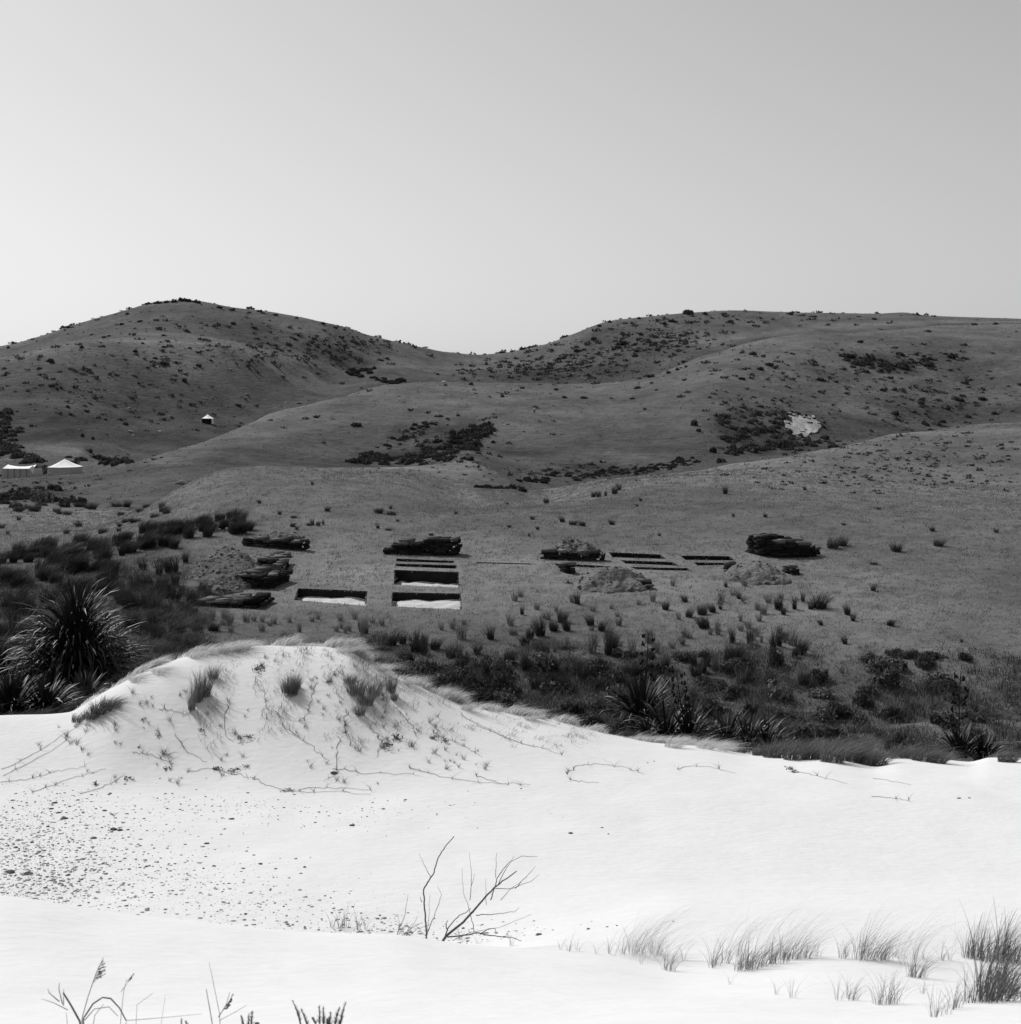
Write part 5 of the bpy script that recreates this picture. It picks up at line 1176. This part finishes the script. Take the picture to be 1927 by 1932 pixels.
# person on the middle hill
g = at(1008.5, 780, 150); hgt = 13.0/ppm(g.y)
def person(g, h):
    bm = bmesh.new(); S = h/1.75
    J = {'pel': (0,0,.95), 'sp': (0,-.03,1.18), 'ch': (0,-.05,1.38), 'nk': (0,-.05,1.50), 'hd': (0,-.06,1.62), 'top': (0,-.06,1.74), 'lh': (-.10,0,.90), 'lk': (-.13,.06,.50), 'la': (-.12,.16,.09), 'lt': (-.12,0,.04),
         'rh': (.10,0,.90), 'rk': (.13,-.12,.50), 'ra': (.12,-.10,.08), 'rt': (.12,-.26,.04), 'ls': (-.2,-.05,1.42), 'le': (-.27,-.02,1.14), 'lw': (-.28,-.12,.90), 'rs': (.2,-.05,1.42), 're': (.28,-.02,1.14), 'rw': (.28,-.12,.90)}
    rad = {'pel': .15, 'sp': .13, 'ch': .16, 'nk': .06, 'hd': .10, 'top': .07, 'lh': .10, 'lk': .065, 'la': .045, 'lt': .04, 'rh': .10, 'rk': .065, 'ra': .045, 'rt': .04, 'ls': .075, 'le': .05, 'lw': .035, 'rs': .075, 're': .05, 'rw': .035}
    E = [('pel','sp'),('sp','ch'),('ch','nk'),('nk','hd'),('hd','top'),('pel','lh'),('lh','lk'),('lk','la'),('la','lt'),('pel','rh'),('rh','rk'),('rk','ra'),('ra','rt'),('ch','ls'),('ls','le'),('le','lw'),('ch','rs'),('rs','re'),('re','rw')]
    sk = bm.verts.layers.skin.verify()
    vs = {n: bm.verts.new(Vector(p)*S) for n, p in J.items()}
    for n, v_ in vs.items(): v_[sk].radius = (rad[n]*S, rad[n]*S); v_[sk].use_root = (n == 'pel')
    for a, b in E: bm.edges.new((vs[a], vs[b]))
    me = bpy.data.meshes.new('person'); bm.to_mesh(me); bm.free(); o = link('person', me, g)
    o.modifiers.new('skin', 'SKIN'); s_ = o.modifiers.new('sub', 'SUBSURF'); s_.levels = s_.render_levels = 1
    me.materials.append(M['skin'])
    def tubepart(nm, mm, segs):
        mb = MB()
        for pts, rr in segs: tube(mb, [Vector(p)*S for p in pts], [r*S for r in rr], 10)
        link(nm, mb.mesh(nm, mm, True), parent=o)
    tubepart('shirt', M['white'], [([(0,0,.93),(0,-.02,1.1),(0,-.05,1.3),(0,-.05,1.46)], [.17,.165,.20,.10]), ([J['ls'], J['le']], [.10,.07]), ([J['rs'], J['re']], [.10,.07])])
    tubepart('trousers', M['dark_canvas'], [([(0,0,.98),(0,0,.86)], [.175,.16]), ([J['lh'], J['lk'], J['la']], [.12,.09,.075]), ([J['rh'], J['rk'], J['ra']], [.12,.09,.075])])
    tubepart('hair', M['stalk'], [([(0,-.05,1.66),(0,-.05,1.77)], [.108,.06])])
    return o
pr = person(g, hgt); tag(pr, 'distant person in white shirt and dark trousers walking on the middle hill', 'person')
# pale animal-sized white rock on the saddle skyline of the middle hill
p = at(838, 721.5, 200); o = link('boulder', rock_mesh('white_stone', M['white'], .3, 2, .45), p + Vector((0, -1.5, .2)), 0, 7/ppm(p.y)/2.3); tag(o, 'small bright white stone on top of the middle hill', 'boulder')

# kit lying by the rushes
def kit(name, u, v, label, cat, build, m):
    p = at(u, v, 60); mb = MB(); build(mb, 1/ppm(p.y)); o = link(name, mb.mesh(name, m), p); tag(o, label, cat, 'digging kit by the rushes'); return o
def bundle(mb, k, w=7, h=3.5):
    V = rng.normal(0, 1, (1, 3)); t = np.linspace(0, 1, 7)
    tube(mb, [((q-.5)*w*k, 0.05*math.sin(q*9), h*k*.35) for q in t], [h*k*.5*math.sin(math.pi*(0.12+.76*q)) for q in t], 8)
kit('cloth_bundle', 416, 1000, 'white cloth bundle, left of the sieve frame', 'bundle', lambda mb, k: bundle(mb, k, 9, 4), M['white'])
kit('cloth_bundle', 428, 1000, 'larger white sack touching the sieve frame', 'bundle', lambda mb, k: bundle(mb, k, 8, 6), M['white'])
kit('cloth_bundle', 390, 999.5, 'flat pale sheet bundle among the rushes left of the kit', 'bundle', lambda mb, k: bundle(mb, k, 13, 3.5), M['wood'])
def frame(mb, k):
    for x in (-4, 4): tube(mb, [(x*k, 0, -.05), (x*k*.9, .25, 14*k)], .02, 5)
    tube(mb, [(-4*k*.9, .25, 14*k), (4*k*.9, .25, 14*k)], .02, 5); tube(mb, [(-4*k, 0, 2*k), (4*k, .25, 8*k)], .02, 5); tube(mb, [(-4*k, 0.05, 3*k), (4*k, .05, 3*k)], .03, 5)
kit('sieve_frame', 436, 1001, 'small upright wooden sieve frame in front of dark tussocks', 'frame', frame, M['wood'])
def bucket(mb, k):
    r = 2.4*k; tube(mb, [(0, 0, -.02), (0, 0, 4.5*k)], [r*.8, r], 12); tube(mb, [(0, 0, 4.5*k), (0, 0, 3*k)], [r*.97, r*.6], 12)
kit('bucket', 422, 1004, 'small pale bucket in front of the white bundles', 'bucket', bucket, M['wood'])
kit('bucket', 408, 1002, 'small grey bucket at left end of the kit', 'bucket', bucket, M['rock'])
# past the 300 largest, the remaining rushes are one mass
def px_size(o): return o.scale[2]*ppm(o.location.y)
R_ = sorted([o for o in C.objects if o.name.split('.')[0] == 'rush_clump'], key=px_size, reverse=True)
rest = R_[290:]; rs = set(rest)
for key in list(PEND):
    PEND[key] = [o for o in PEND[key] if o not in rs]
    if not PEND[key]: del PEND[key]
VV, QQ, MI, base = [], [], [], 0
for o in rest:
    me_ = o.data; q = np.zeros(len(me_.vertices)*3, np.float32); me_.vertices.foreach_get('co', q); q = q.reshape(-1, 3)
    lv = np.zeros(len(me_.loops), np.int32); me_.loops.foreach_get('vertex_index', lv); lv = lv.reshape(-1, 4)
    a = o.rotation_euler[2]; ca, sa = math.cos(a), math.sin(a); q = q*np.array(o.scale[:])
    VV.append(np.c_[q[:, 0]*ca-q[:, 1]*sa, q[:, 0]*sa+q[:, 1]*ca, q[:, 2]] + np.array(o.location[:])); QQ.append(lv+base); base += len(q)
    MI += [0 if me_.materials[0] == M['rush'] else 1]*len(lv)
    bpy.data.objects.remove(o)
me_ = mk_mesh('small_rushes', np.concatenate(VV), np.concatenate(QQ), M['rush']); me_.materials.append(M['rush_pale'])
me_.polygons.foreach_set('material_index', np.array(MI, np.int32))
tag(link('small_rushes', me_), 'small rush tufts scattered thinly over the terrace and knolls', 'rushes', kind='stuff')
settle_labels()
